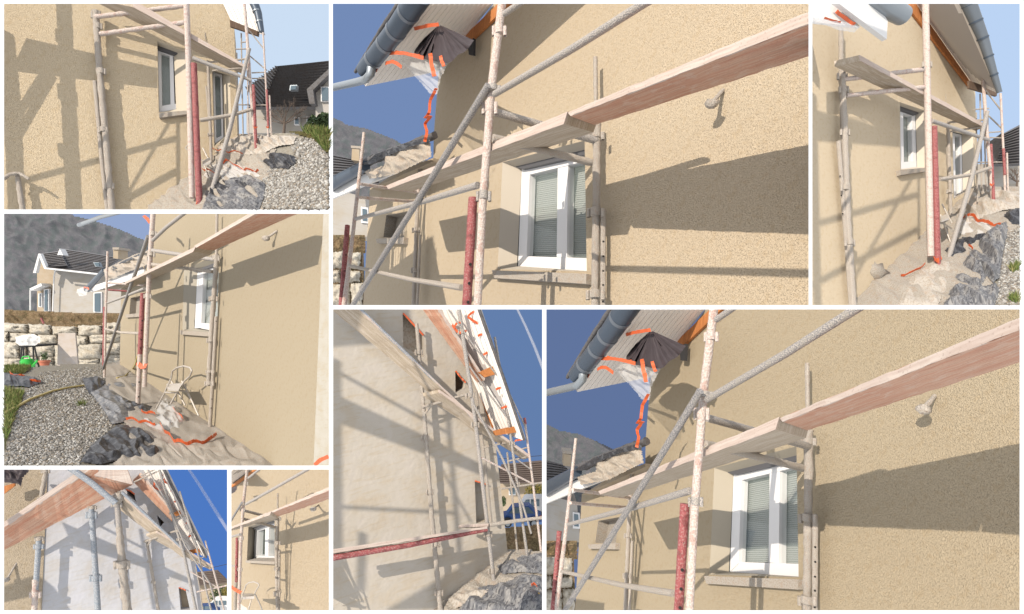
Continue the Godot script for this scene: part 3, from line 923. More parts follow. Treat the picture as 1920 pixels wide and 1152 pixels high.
# ---------------------------------------------------------------- the window wall seen from below, twice
func window_wall(r: Array, o: Array, size: float, normal: Vector3, depth: float, words: String, tint: Color, blue: Color, far: float) -> void:
	open_set(r, o, 1.9865, size, normal, [814.5, 794.5], depth, words)
	tone = tint
	grain = 1.0
	var k := depth / 40.0
	sky_board(blue, 520.0 * k, "clear blue sky above the hill, " + where)
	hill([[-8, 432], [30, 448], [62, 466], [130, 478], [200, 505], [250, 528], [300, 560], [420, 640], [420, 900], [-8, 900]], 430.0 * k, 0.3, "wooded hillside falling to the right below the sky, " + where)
	# neighbour's house
	begin()
	part("wall", zplate([[-6, 700], [128, 735], [140, 882], [-6, 884]], 125.0 * k, 8.0 * k), mat("render_grey"))
	var nb := part("window", zplate([[112, 770], [138, 774], [140, 832], [113, 830]], 124.6 * k, 0.4 * k), mat("pvc"))
	part("pane", zplate([[117, 777], [133, 780], [135, 824], [118, 822]], 124.4 * k, 0.3 * k), mat("car_glass"), nb)
	part("roof", tiled([[-10, 570], [70, 590], [190, 690], [-10, 700]], 124.0 * k, 136.0 * k, 12, 0.5 * k), mat("tiles"))
	part("chimney", zplate([[79, 552], [107, 556], [105, 600], [77, 596]], 126.0 * k, 3.0 * k), mat("beige"))
	part("chimney_cap", zplate([[75, 542], [111, 545], [111, 554], [75, 551]], 125.8 * k, 3.4 * k), mat("sill"))
	thing("neighbour_house", "neighbour's pale rendered house with dark roof and square chimney, " + where, "house")
	hill([[-8, 876], [128, 876], [130, 945], [-8, 945]], 96.0 * k, 0.15, "rough grassy earth bank above the boulders, " + where, "soil", 3.0, "earth_bank")
	begin()
	var rocks := [[[-8, 940], [48, 936], [50, 1000], [-8, 1002]], [[52, 938], [112, 942], [110, 1004], [54, 1000]], [[-8, 1008], [34, 1006], [36, 1052], [-8, 1056]], [[38, 1008], [112, 1010], [108, 1050], [40, 1052]], [[-8, 1060], [70, 1056], [72, 1140], [-8, 1142]], [[74, 1056], [118, 1054], [118, 1142], [76, 1142]]]
	for q in rocks:
		var st := Shape.new()
		stone(st, q, 90.0 * k, 0.7 * k)
		part("boulder", st, mat("rock"))
	part("joint_fill", zplate([[-8, 940], [116, 940], [124, 1150], [-8, 1150]], 90.3 * k, 1.0 * k), mat("soil"))
	thing("boulder_wall", "retaining wall of big pale boulders at the foot of the house, " + where, "stone wall")

	# the house
	begin()
	var wall := Shape.new()
	var hole := [[640, 605], [946, 524], [954, 1012], [622, 1003]]
	var niche := [[207, 802], [286, 788], [272, 888], [196, 884]]
	plate(wall, [[640, -30], [520, 130], [402, 268], [384, 500], [382, 600], [146, 702], [120, 1150], [1800, 1150], [1800, -30]], func(x, y): return at(x, y, 0.0), -NN * 0.75 * sc, [hole, niche])
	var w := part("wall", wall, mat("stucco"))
	opening(hole, [[712, 628], [950, 572], [956, 1010], [694, 992]], 0.16,
		[[[712, 628], [742, 622], [730, 960], [698, 992]], [[742, 622], [950, 574], [950, 600], [742, 650]], [[730, 955], [956, 962], [956, 1010], [698, 992]], [[846, 620], [884, 612], [880, 960], [842, 957]]],
		[[[744, 648], [848, 624], [844, 957], [734, 955]], [[882, 618], [952, 602], [954, 962], [878, 959]]],
		[[645, 606], [946, 526], [950, 576], [712, 630]])
	var sl := Shape.new()
	slab(sl, [[600, 1007], [952, 1020], [952, 1058], [610, 1036]], 0.07, -0.15)
	part("sill", sl, mat("sill"))
	# small stone niche in the lower wing
	var nk := Shape.new()
	for j in 4:
		var i := (j + 1) % 4
		var a := at(niche[j][0], niche[j][1]); var b := at(niche[i][0], niche[i][1])
		face(nk, [a, b, b - NN * 0.2 * sc, a - NN * 0.2 * sc], at(240, 840, -0.1) - a)
	slab(nk, [[190, 780], [295, 770], [290, 900], [190, 896]], -0.2, -0.3)
	part("niche", nk, mat("sand"), w)
	var ns := Shape.new()
	slab(ns, [[168, 890], [272, 884], [270, 908], [172, 906]], 0.08, -0.1)
	part("niche_sill", ns, mat("sill"), w)
	# eave: lining boards, orange batten, dark end of the purlin
	boards([[640, -30, 0.02], [402, 266, 0.02]], [[395, -30, 1.15], [128, 322, 1.15]], 13, "lining")
	var fa := Shape.new()
	slab(fa, [[668, -30], [470, 160], [500, 172], [712, -30]], 0.05, 0.01)
	part("timber_batten", fa, mat("raw_wood"))
	var pu := Shape.new()
	slab(pu, [[508, 150], [532, 142], [530, 205], [514, 203]], 0.12, 0.08)
	part("purlin_end", pu, mat("dark"))
	var gu := Shape.new()
	tube(gu, [[338, -25, 1.25], [240, 118, 1.25], [126, 262, 1.25]], 92, 62, 0.0, 24)
	var g := part("gutter", gu, mat("zinc"))
	for q in [[290, 46, 88], [243, 113, 82], [205, 163, 75], [160, 219, 70]]:
		var br := Shape.new()
		tube(br, [[q[0] + 3, q[1] - 4, 1.25], [q[0] - 3, q[1] + 4, 1.25]], q[2], q[2], 0.0, 24)
		part("gutter_bracket", br, mat("zinc_ring"), g)
	var te := Shape.new()
	tube(te, [[282, -25, 1.3], [190, 108, 1.3], [92, 268, 1.3]], 26, 14, 0.2, 8)
	part("tile_edge", te, mat("tiles"))
	var dp := Shape.new()
	tube(dp, [[152, 245, 1.25], [148, 276, 1.26], [130, 296, 1.28], [96, 306, 1.30], [-10, 330, 1.34]], 34, 26, 0.0, 16)
	part("downpipe", dp, mat("bright_zinc"))
	# lower wing roof
	var lf := Shape.new()
	slab(lf, [[-8, 706], [240, 604], [245, 642], [-8, 745]], 0.4, 0.36)
	part("barge_board", lf, mat("white_paint"))
	var lu := Shape.new()
	slab(lu, [[245, 642], [382, 588], [380, 602], [150, 704]], 0.2, 0.0)
	part("lower_soffit", lu, mat("beige"))
	var lg := Shape.new()
	tube(lg, [[-10, 694, 0.5], [128, 618, 0.5]], 50, 40, 0.0, 18)
	part("lower_gutter", lg, mat("zinc"))
	var lt := Shape.new()
	for q in 7:
		tube(lt, [[118 + q * 38, 612 - q * 15, 0.45], [160 + q * 38, 594 - q * 15, 0.4]], 34, 30, 0.3, 8)
	part("lower_roof_tiles", lt, mat("tiles"))
	thing("house", "beige roughcast house wall with white two-pane window and zinc gutter, " + where, "house")

	# sheeting and tape at the eave
	var bag := tent([404, 92], 1.0, [[350, 140], [312, 190], [330, 214], [380, 226], [440, 234], [474, 206], [505, 188], [534, 150]], 0.98, 0.03)
	one("dark_plastic_cover", bag, mat("purple_bag"), "dark plastic bag taped over the end of the roof timber, " + where, "plastic cover")
	var veil := Shape.new()
	crumpled(veil, [[258, 222], [330, 214], [440, 236], [408, 300], [398, 352], [372, 350], [330, 300]], func(x, y): return at(x, y, 0.9), NN, 0.10, 0.45, 0.0, 3.0)
	one("clear_plastic_veil", veil, film(), "clear plastic sheet hanging below the taped bag, " + where, "plastic sheet")
	for q in [[[[310, 108], [350, 98], [402, 90]], 15, "orange tape across the top of the dark bag"], [[[218, 198], [270, 198], [345, 216]], 15, "long orange tape along the left of the bag"], [[[240, 190], [300, 206], [330, 205]], 9, "narrow orange tape under the long strip"], [[[203, 236], [232, 230], [263, 250]], 15, "short curled orange tape on the soffit lining"], [[[370, 200], [376, 240], [386, 284]], 18, "vertical orange tape hanging under the bag"], [[[408, 208], [414, 228], [421, 246]], 15, "stub of orange tape right of the hanging one"], [[[394, 330], [372, 372], [366, 420], [352, 440], [374, 432], [352, 462], [358, 490], [350, 528]], 14, "orange tape ribbon fluttering in the gap beside the wall"], [[[130, 246], [150, 252], [172, 262]], 16, "orange tape round the elbow of the downpipe"]]:
		strip_of_tape(q[0], 1.17 if q[0][0][0] < 300 else 1.08, q[1], q[2])
	var dr := Shape.new()
	crumpled(dr, [[205, 580], [290, 548], [374, 522], [382, 586], [330, 610], [250, 650], [150, 668], [130, 640], [205, 618]], func(x, y): return at(x, y, 0.46), NN, 0.22, 0.5, 0.02, 3.5)
	one("draped_sheet", dr, mat("pale_sheet"), "pale crinkled sheet draped over the lower roof edge, " + where, "plastic sheet")
	var dk := Shape.new()
	crumpled(dk, [[112, 618], [200, 566], [300, 530], [372, 512], [376, 530], [290, 552], [215, 582], [160, 612]], func(x, y): return at(x, y, 0.52), NN, 0.22, 0.6, 0.02, 3.0)
	one("dark_tarpaulin", dk, mat("black_bag"), "dark crumpled tarpaulin along the lower roof tiles, " + where, "tarpaulin")
	pipe_stub([1420, 386], 23, [1462, 336], 0.16, "plaster-clogged pipe stub poking from the right of the wall")

	# near scaffold frame
	begin()
	part("standard", rod([[642, -20, (1.16 * far)], [600, 320, (1.16 * far)], [566, 760, (1.16 * far)], [546, 1150, (1.16 * far)]], 38, 36, 0.04, 14), mat("pink"))
	part("standard", rod([[992, 462, 0.13], [990, 780, 0.13], [984, 1150, 0.13]], 36, 34, 0.22, 14), mat("crust"))
	part("spigot", rod([[986, 214, 0.13], [988, 380, 0.13]], 19, 19, 0.2), mat("crust"))
	part("transom", rod([[612, 418, (1.14 * far)], [990, 524, 0.14]], 34, 34, 0.06), mat("steel"))
	part("transom", rod([[604, 514, (1.14 * far)], [972, 606, 0.14]], 34, 32, 0.14), mat("crust"))
	clamp_on(628, 112, 46, 44, (1.16 * far), "pink")
	clamp_on(604, 330, 52, 30, (1.16 * far) + 0.01, "steel")
	clamp_on(592, 398, 50, 56, (1.16 * far), "pink")
	clamp_on(570, 728, 48, 44, (1.16 * far), "steel")
	clamp_on(990, 504, 52, 34, 0.14, "crust")
	clamp_on(988, 790, 58, 40, 0.14, "crust")
	clamp_on(986, 1096, 60, 42, 0.14, "crust")
	var jk := part("base_jack", rod([[530, 738, (1.18 * far)], [506, 1150, (1.18 * far)]], 42, 42, 0.05, 14), mat("red"))
	holes([[522, 880], [520, 985], [516, 1056], [512, 1126]], (1.18 * far), 6.0, jk)
	jk = part("base_jack", rod([[1016, 782, 0.11], [1014, 1150, 0.11]], 24, 24, 0.12), mat("crust"))
	holes([[1016, 900], [1016, 955], [1015, 1010], [1015, 1062], [1014, 1124]], 0.11, 4.0, jk)
	thing("scaffold_section", "near scaffold frame with red base jack beside the window, " + where, "scaffold frame", "scaffold frames")
	# far frame
	begin()
	part("standard", rod([[124, 494, (1.16 * far)], [84, 860, (1.16 * far)], [48, 1150, (1.16 * far)]], 13, 22, 0.08), mat("pink"))
	part("standard", rod([[338, 535, 0.15], [322, 800, 0.15], [308, 1150, 0.15]], 17, 19, 0.14), mat("crust"))
	part("transom", rod([[112, 686, (1.16 * far)], [326, 716, 0.16]], 14, 14, 0.1), mat("pink"))
	part("transom", rod([[104, 735, (1.16 * far)], [310, 752, 0.16]], 14, 14, 0.1), mat("pink"))
	clamp_on(326, 714, 22, 18, 0.17, "pink")
	clamp_on(318, 856, 26, 22, 0.17, "crust")
	clamp_on(314, 1005, 26, 24, 0.17, "crust")
	jk = part("base_jack", rod([[62, 840, (1.18 * far)], [38, 1150, (1.18 * far)]], 22, 24, 0.06), mat("red"))
	holes([[57, 950], [53, 1010], [48, 1070]], (1.18 * far), 3.0, jk)
	jk = part("base_jack", rod([[334, 876, 0.13], [322, 1150, 0.13]], 11, 12, 0.1), mat("crust"))
	thing("scaffold_section", "far reddish scaffold frame at the lower wing, " + where, "scaffold frame", "scaffold frames")
	rails([
		[[[612, 350, (1.18 * far)], [900, 182, (1.18 * far)], [1200, -8, (1.18 * far)]], 30, 42, "steel", "thick handrail climbing right from the near frame"],
		[[[648, 52, (1.18 * far)], [740, -12, (1.18 * far)]], 28, 30, "steel", "short upper handrail at the top of the near frame"],
		[[[548, 690, (1.18 * far)], [340, 752, (1.18 * far)], [94, 816, (1.18 * far)]], 32, 16, "steel", "middle guard rail between near and far frame"],
		[[[488, 1072, (1.18 * far)], [300, 1042, (1.18 * far)], [70, 990, (1.18 * far)]], 30, 14, "crust", "lowest guard rail between near and far frame"]], "guard_rail", "scaffold rail", "scaffold guard rails")
	rails([[[[588, 318, (1.23 * far)], [330, 740, (1.23 * far)], [74, 1150, (1.23 * far)]], 34, 22, "dark_steel", "grey diagonal brace crossing the near bay"]], "diagonal_brace", "scaffold brace", "scaffold braces")
	plank([1800, 38, 885, 420], [1800, 82, 896, 433], [1800, 204, 984, 466], 1.28 * far, 0.62 * far, "board_red", "long plank with red-stained underside to the right", 1.10 * far)
	clipping = false
	if r[1] < 100.0:
		var ev := Shape.new()
		var e0 := at(632, -12, 0.02); var e1 := at(372, -12, 1.15)
		var e2 := at(1500, -1100, 0.02); var e3 := at(1180, -1100, 1.15)
		loft(ev, [e0, e1, e1 + UU * 0.05 * sc, e0 + UU * 0.05 * sc], [e2, e3, e3 + UU * 0.05 * sc, e2 + UU * 0.05 * sc])
		var rl := Shape.new()
		var w0 := wide(at(1400, 1000), 26.0)
		tube3(rl, [sunward(1000, 1000, 2.9), sunward(1420, 1010, 2.9), sunward(1900, 1022, 2.9)], [w0, w0, w0], 12)  # rail added unseen, only for the thin shadow low on the wall
		one("guard_rail", rl, mat("steel"), "added guard rail out of sight above, casting the thin low shadow, " + where, "scaffold rail", "scaffold guard rails")
		one("upper_eave", ev, mat("lining"), "eave lining going on above the picture, " + where, "eave")
	else:
		plank([1799, 38, 2600, -305], [1799, 82, 2600, -242], [1799, 204, 2600, -60], 1.28 * far, 0.62 * far, "board_red", "right end of the long plank beyond the edge", 1.38 * far)
		var gap_shade := Shape.new()  # added unseen board toward the sun, closing a gap in the plank's shadow
		var l0 := at(1772, 50, 1.28 * far) + to_sun * 0.6; var l1 := at(1772, 215, 0.60 * far) + to_sun * 0.6
		var l2 := at(1806, 35, 1.28 * far) + to_sun * 0.6; var l3 := at(1806, 200, 0.60 * far) + to_sun * 0.6
		loft(gap_shade, [l0, l1, l1 + UU * 0.02, l0 + UU * 0.02], [l2, l3, l3 + UU * 0.02, l2 + UU * 0.02])
		one("gap_shade_board", gap_shade, mat("board"), "added unseen board that closes the gap in the plank shadow, " + where, "board")
	clipping = true
	plank([884, 417, 208, 692], [870, 462, 216, 704], [980, 494, 300, 714], 1.11 * far, 0.60 * far, "board", "pale lapped plank running left past the window")

# ---------------------------------------------------------------- wall seen along its length, upper left
func long_wall() -> void:
	open_set([7, 7, 616.5, 393], [0, 0], 2.8806, 4.7, Vector3(0.38, 0.12, 0.92), [893, 418], 48.0, "upper left view")
	tone = Color(1.06, 1.05, 1.02)
	grain = 0.7
	ground_plane(at(1280, 745), at(800, 1136), dz(1776, 1136, 40.0))
	sky_board(Color(0.76, 0.83, 0.91), 170.0, "pale hazy sky right of the eave, " + where)
	# neighbour
	begin()
	part("wall", zplate([[1330, 585], [1700, 588], [1706, 470], [1790, 380], [1790, 720], [1330, 718]], 74.0, 8.0), mat("render_grey"))
	part("roof", tiled([[1500, 358], [1790, 326], [1790, 590], [1340, 592]], 71.5, 80.0, 17, 0.45), mat("tiles"))
	part("roof_hip", tiled([[1500, 358], [1512, 358], [1420, 590], [1330, 480]], 71.6, 80.0, 14, 0.4), mat("tiles"))
	part("barge_board", zplate([[1656, 482], [1786, 362], [1786, 390], [1690, 486], [1700, 560], [1670, 560]], 69.5, 1.5), mat("tiles"))
	part("gable_wall", zplate([[1704, 488], [1790, 396], [1790, 716], [1704, 716]], 70.5, 2.0), mat("render_grey"))
	for q in [[1732, 468, 1776, 548, 70.2], [1588, 634, 1616, 674, 73.6], [1654, 630, 1688, 676, 73.6]]:
		var f := part("window", zplate([[q[0], q[1]], [q[2], q[1]], [q[2], q[3]], [q[0], q[3]]], q[4], 0.4), mat("pvc"))
		part("pane", zplate([[q[0] + 5, q[1] + 5], [q[2] - 5, q[1] + 5], [q[2] - 5, q[3] - 5], [q[0] + 5, q[3] - 5]], q[4] - 0.1, 0.2), mat("car_glass"), f)
	var sk := part("skylight", zplate([[1566, 460], [1604, 458], [1600, 487], [1562, 488]], 71.0, 0.6), mat("bright_zinc"))
	part("pane", zplate([[1570, 464], [1599, 462], [1596, 483], [1567, 484]], 70.9, 0.3), mat("car_glass"), sk)
	thing("neighbour_house", "neighbour's white house under a big dark tiled roof, " + where, "house")
	bare_tree(1532, 722, 66.0, 190, "small leafless pruned tree before the neighbour's house", 1.3)
	begin()
	for q in [[1722, 684, 58, 52], [1765, 660, 40, 44], [1690, 706, 30, 28]]:
		part("foliage", leaves(dz(q[0], q[1], 62.0), Vector3(wide(dz(q[0], q[1], 62.0), q[2] * 2.0), wide(dz(q[0], q[1], 62.0), q[3] * 2.0), 1.6), 1500, 0.22), mat("leaf"))
	thing("green_bush", "round green bush at the edge of the grass, " + where, "bush")

	ground_patch("gravel_bed", [[1100, 1150], [1240, 950], [1330, 735], [1480, 720], [1640, 726], [1790, 760], [1790, 1150]], "gravel", "grey gravel strip along the house")
	ground_patch("ground", [[500, 1150], [740, 1120], [960, 965], [1140, 800], [1230, 730], [1380, 726], [1500, 760], [1420, 1150]], "sand", "dusty plaster-covered ground at the foot of the wall", 0.01, 0.05)
	ground_patch("lawn", [[1560, 716], [1790, 722], [1790, 850], [1700, 760]], "turf", "patch of lawn at the right edge", 0.02, 0.1)
	scatter("gravel", [[1330, 1146], [1400, 1020], [1460, 900], [1600, 850], [1560, 760], [1690, 745], [1786, 860], [1786, 1146]], 6500, 0.055, PEBBLES, "loose grey pebbles covering the strip", "gravel")
	scatter("grass", [[1640, 722], [1786, 726], [1786, 846], [1705, 764]], 1500, 0.07, BLADES, "short grass in the corner", "grass", true)

	begin()
	var wall := Shape.new()
	var hole := [[848, 222], [1002, 280], [1010, 598], [856, 608]]
	var door := [[1144, 378], [1240, 408], [1250, 722], [1156, 790]]
	plate(wall, [[-30, -30], [1180, -30], [1264, 146], [1282, 745], [1010, 985], [800, 1136], [760, 1160], [-30, 1160]], func(x, y): return at(x, y, 0.0), -NN * 0.6 * sc, [hole, door])
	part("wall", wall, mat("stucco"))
	opening(hole, [[851, 256], [938, 288], [950, 590], [860, 606]], 0.16,
		[[[851, 262], [868, 268], [874, 602], [860, 606]], [[868, 268], [936, 290], [936, 308], [868, 288]], [[868, 572], [948, 560], [948, 590], [870, 604]], [[914, 300], [934, 306], [942, 562], [920, 566]]],
		[[[868, 290], [914, 304], [920, 565], [872, 570]]], [[849, 228], [1000, 284], [938, 296], [850, 266]])
	opening(door, [[1148, 386], [1200, 402], [1208, 742], [1160, 776]], 0.16,
		[[[1148, 388], [1158, 391], [1168, 768], [1160, 776]], [[1158, 391], [1198, 403], [1198, 414], [1158, 402]], [[1188, 402], [1198, 405], [1206, 742], [1196, 748]], [[1166, 748], [1206, 728], [1206, 744], [1168, 770]]],
		[[[1158, 402], [1188, 412], [1196, 735], [1167, 752]]], [])
	var sl := Shape.new()
	slab(sl, [[856, 610], [1010, 597], [1012, 616], [860, 636]], 0.08, -0.14)
	part("sill", sl, mat("sill"))
	boards([[1180, -30, 0.03], [1264, 150, 0.03]], [[1340, -30, 0.4], [1420, 186, 0.4]], 7, "lining")
	var be := Shape.new()
	slab(be, [[1240, 106], [1400, 172], [1398, 194], [1242, 142]], 0.44, 0.40)
	part("timber_beam", be, mat("old_beam"))
	var gu := Shape.new()
	tube(gu, [[1352, -30, 0.5], [1392, 70, 0.5], [1412, 172, 0.5]], 56, 28, 0.0, 20)
	var g := part("gutter", gu, mat("zinc"))
	for q in [[1366, 10, 53], [1386, 62, 46], [1400, 118, 38]]:
		var br := Shape.new()
		tube(br, [[q[0] - 1, q[1] - 3, 0.5], [q[0] + 1, q[1] + 3, 0.5]], q[2], q[2], 0.0, 18)
		part("gutter_bracket", br, mat("bright_zinc"), g)
	thing("house", "long beige roughcast wall with window, door and eave corner, " + where, "house")
	pipe_stub([1107, 236], 5, [1107, 176], 0.03, "small pale peg high on the wall")
	begin()
	part("riser", rod([[92, 945, 0.12], [104, 1020, 0.12], [122, 1150, 0.12]], 28, 32, 0.3), mat("crust"))
	part("spout", rod([[16, 966, 0.2], [50, 942, 0.2], [98, 936, 0.18], [128, 950, 0.2], [154, 968, 0.22]], 26, 14, 0.35), mat("crust"))
	thing("standpipe", "plaster-covered standpipe tap at the lower left of the wall, " + where, "tap")

	# sheets and bags
	sheet("clear_plastic_sheet", [[1155, 830], [1215, 770], [1290, 742], [1470, 738], [1606, 745], [1590, 786], [1500, 800], [1430, 838], [1300, 850]], mat("dusty_sheet"), 0.10, 0.4, "pale dusty plastic sheet by the door")
	sheet("grey_plastic_sheet", [[1090, 1150], [1130, 1060], [1230, 985], [1360, 950], [1440, 1000], [1430, 1080], [1400, 1150]], mat("grey_sheet"), 0.16, 0.28, "grey crumpled sheet at the brace foot")
	sheet("black_plastic_bag", [[1425, 880], [1470, 832], [1540, 838], [1598, 852], [1600, 892], [1560, 918], [1470, 916]], mat("black_bag"), 0.24, 0.35, "black crumpled bag on the gravel", "plastic bag")
	sheet("dark_plastic_bag", [[1110, 1060], [1160, 990], [1260, 965], [1370, 950], [1340, 1010], [1250, 1060], [1150, 1090]], mat("black_bag"), 0.16, 0.5, "dark bag heaped below the brace", "plastic bag")
	sheet("clear_plastic_sheet", [[1100, 960], [1150, 900], [1260, 890], [1400, 930], [1420, 960], [1290, 975], [1180, 985]], film(0.5), 0.14, 0.5, "clear plastic with orange tape around the second jack")
	ground_tape([[1200, 900], [1250, 895], [1300, 925], [1340, 940], [1420, 950]], 16, "orange tape curling round the second jack")
	ground_tape([[1110, 935], [1160, 950], [1190, 965]], 15, "orange tape behind the stool")
	ground_tape([[1160, 826], [1230, 842], [1320, 846]], 8, "thin orange tape along the pale sheet")

	# scaffold
	begin()
	part("standard", rod([[514, 58, 0.13], [536, 380, 0.13], [566, 700, 0.13], [604, 1150, 0.13]], 36, 38, 0.24, 14), mat("crust"))
	part("standard", rod([[1004, -20, 0.62], [1018, 350, 0.62], [1036, 1070, 0.62]], 36, 34, 0.04, 14), mat("pink"))
	part("transom", rod([[510, 92, 0.15], [760, 60, 0.4], [1000, 30, 0.6]], 30, 28, 0.16), mat("pink"))
	part("transom", rod([[540, 184, 0.15], [996, 122, 0.6]], 28, 28, 0.16), mat("pink"))
	clamp_on(516, 74, 44, 46, 0.14, "crust")
	clamp_on(528, 140, 40, 40, 0.14, "crust")
	clamp_on(546, 384, 42, 40, 0.14, "crust")
	clamp_on(556, 700, 44, 36, 0.14, "crust")
	clamp_on(590, 1002, 44, 40, 0.14, "crust")
	var jk := part("base_jack", rod([[511, 438, 0.10], [548, 860, 0.10], [580, 1150, 0.10]], 26, 26, 0.06), mat("crust"))
	holes([[522, 636], [530, 742], [542, 848], [572, 1096], [526, 690]], 0.10, 3.5, jk)
	jk = part("base_jack", rod([[1046, 344, 0.64], [1062, 760, 0.64], [1078, 1150, 0.64]], 36, 40, 0.06, 14), mat("red"))
	holes([[1056, 570], [1058, 632], [1061, 692], [1062, 752], [1064, 874]], 0.64, 4.5, jk)
	thing("scaffold_section", "near scaffold frame with tall red jack, " + where, "scaffold frame", "scaffold frames")
	begin()
	part("standard", rod([[1122, 330, 0.13], [1132, 600, 0.13], [1140, 880, 0.13]], 18, 18, 0.2), mat("crust"))
	part("standard", rod([[1316, -20, 0.60], [1340, 280, 0.60], [1352, 480, 0.60], [1392, 905, 0.60]], 18, 20, 0.1), mat("pink"))
	part("transom", rod([[1136, 336, 0.15], [1340, 318, 0.58]], 12, 12, 0.1), mat("crust"))
	part("transom", rod([[1148, 382, 0.15], [1336, 364, 0.58]], 11, 11, 0.1), mat("crust"))
	clamp_on(1136, 725, 26, 24, 0.14, "crust")
	var j2 := part("base_jack", rod([[1114, 468, 0.10], [1134, 710, 0.10]], 14, 14, 0.06), mat("crust"))
	j2 = part("base_jack", rod([[1368, 460, 0.62], [1386, 890, 0.62]], 18, 20, 0.06), mat("red"))
	holes([[1374, 560], [1376, 600], [1378, 640]], 0.62, 2.5, j2)
	thing("scaffold_section", "second scaffold frame beside the door, " + where, "scaffold frame", "scaffold frames")
	begin()
	part("standard", rod([[1302, 180, 0.3], [1306, 450, 0.3], [1312, 730, 0.3]], 9, 9), mat("crust"))
	part("standard", rod([[1278, 286, 0.1], [1288, 784, 0.1]], 8, 8), mat("crust"))
	part("standard", rod([[1330, 160, 0.4], [1342, 730, 0.4]], 8, 8), mat("pink"))
	part("standard", rod([[1420, 176, 0.6], [1436, 470, 0.6], [1450, 780, 0.6]], 11, 11), mat("pink"))
	part("base_jack", rod([[1440, 486, 0.61], [1448, 690, 0.61]], 14, 14), mat("red"))
	part("base_jack", rod([[1455, 516, 0.5], [1466, 740, 0.5]], 10, 10), mat("pink"))
	for q in [[1270, 266, 1344, 264], [1358, 394, 1432, 390], [1360, 424, 1432, 424], [1288, 566, 1444, 568], [1300, 230, 1330, 226], [1330, 145, 1430, 272], [1346, 300, 1440, 380]]:
		part("transom", rod([[q[0], q[1], 0.55], [q[2], q[3], 0.57]], 8, 8), mat("crust"))
	thing("scaffold_section", "far cluster of thin scaffold poles at the house corner, " + where, "scaffold frame", "scaffold frames")
	rails([
		[[[1040, 314, 0.66], [1200, 376, 0.66], [1356, 434, 0.66]], 28, 20, "steel", "upper guard rail from the near frame"],
		[[[1080, 650, 0.66], [1250, 622, 0.66], [1362, 590, 0.66]], 26, 20, "crust", "lower guard rail from the near jack"]], "guard_rail", "scaffold rail", "scaffold guard rails")
	rails([[[[1346, 262, 0.68], [1240, 700, 0.68], [1112, 1150, 0.68]], 22, 34, "steel", "whitish diagonal brace slanting to the ground"]], "diagonal_brace", "scaffold brace", "scaffold braces")
	plank([700, -10, 1322, 352], [720, 40, 1320, 366], [470, -10, 1300, 398], 0.56, 0.22, "board", "long pale plank running away along the wall")
	for q in [[[1075, 1078], [1060, 1098], [1072, 1118], [1100, 1090]], [[1368, 682], [1376, 690], [1390, 686]], [[1436, 684], [1446, 690], [1452, 684]]]:
		strip_of_tape(q, 0.68, 18 if q[0][0] < 1300 else 9, ["orange tape tied round the tall red jack", "orange tape tied round the second jack", "orange tape tied round the far jack"][0 if q[0][0] < 1300 else 1 if q[0][0] < 1400 else 2])
	step_stool([[1016, 780], [1000, 800], [1095, 870]], [[[1095, 870, 0.35], [1146, 1010, 0.5]], [[1094, 800, 0.3], [1150, 910, 0.4]]], [[1090, 868], [1132, 850], [1136, 872], [1096, 888]], 0.4, 9, "white step stool half hidden behind the red jack")

	# poles and a plank added unseen to the left, shaped by the shadows they cast
	clipping = false
	begin()
	for q in [[[340, -60], [352, 200], [402, 1160], 44], [[30, 180], [60, 500], [92, 1160], 46]]:
		var st := Shape.new()
		var w0 := wide(at(200, 500), q[3])
		tube3(st, [sunward(q[0][0], q[0][1], 0.8), sunward(q[1][0], q[1][1], 0.8), sunward(q[2][0], q[2][1], 0.8)], [w0, w0, w0], 12, 0.1, w0)
		part("standard", st, mat("pink"))
	for q in [[235, 400, 78, 650, 15], [285, 410, 92, 740, 15], [345, 180, 346, 240, 30], [362, 480, 366, 550, 34], [362, 800, 366, 860, 34], [20, 640, 60, 690, 30]]:
		var st := Shape.new()
		var w0 := wide(at(200, 500), q[4] * 1.6)
		tube3(st, [sunward(q[0], q[1], 0.82), sunward(q[2], q[3], 0.82)], [w0, w0], 10, 0.1, w0)
		part("brace" if q[4] < 20 else "clamp", st, mat("steel"))
	thing("scaffold_section", "added scaffold poles out of sight at left for their shadows, " + where, "scaffold frame", "scaffold frames")
	begin()
	var band := Shape.new()
	var up := UU * 0.02 * sc
	var b0 := sunward(140, 212, 0.72); var b1 := sunward(60, 384, 0.95); var b2 := sunward(850, 374, 0.85); var b3 := sunward(850, 478, 1.02)
	loft(band, [b0, b1, b1 + up, b0 + up], [b2, b3, b3 + up, b2 + up], 4)
	part("board", band, mat("board"))
	thing("scaffold_plank", "added plank out of sight at left for its shadow band, " + where, "plank", "scaffold planks")
	clipping = true
	shadow_casters(1.9, [[130, 978, 960, 746, 22], [600, 1122, 960, 922, 22], [640, 1132, 926, 640, 10], [960, 630, 962, 1005, 12]], [])

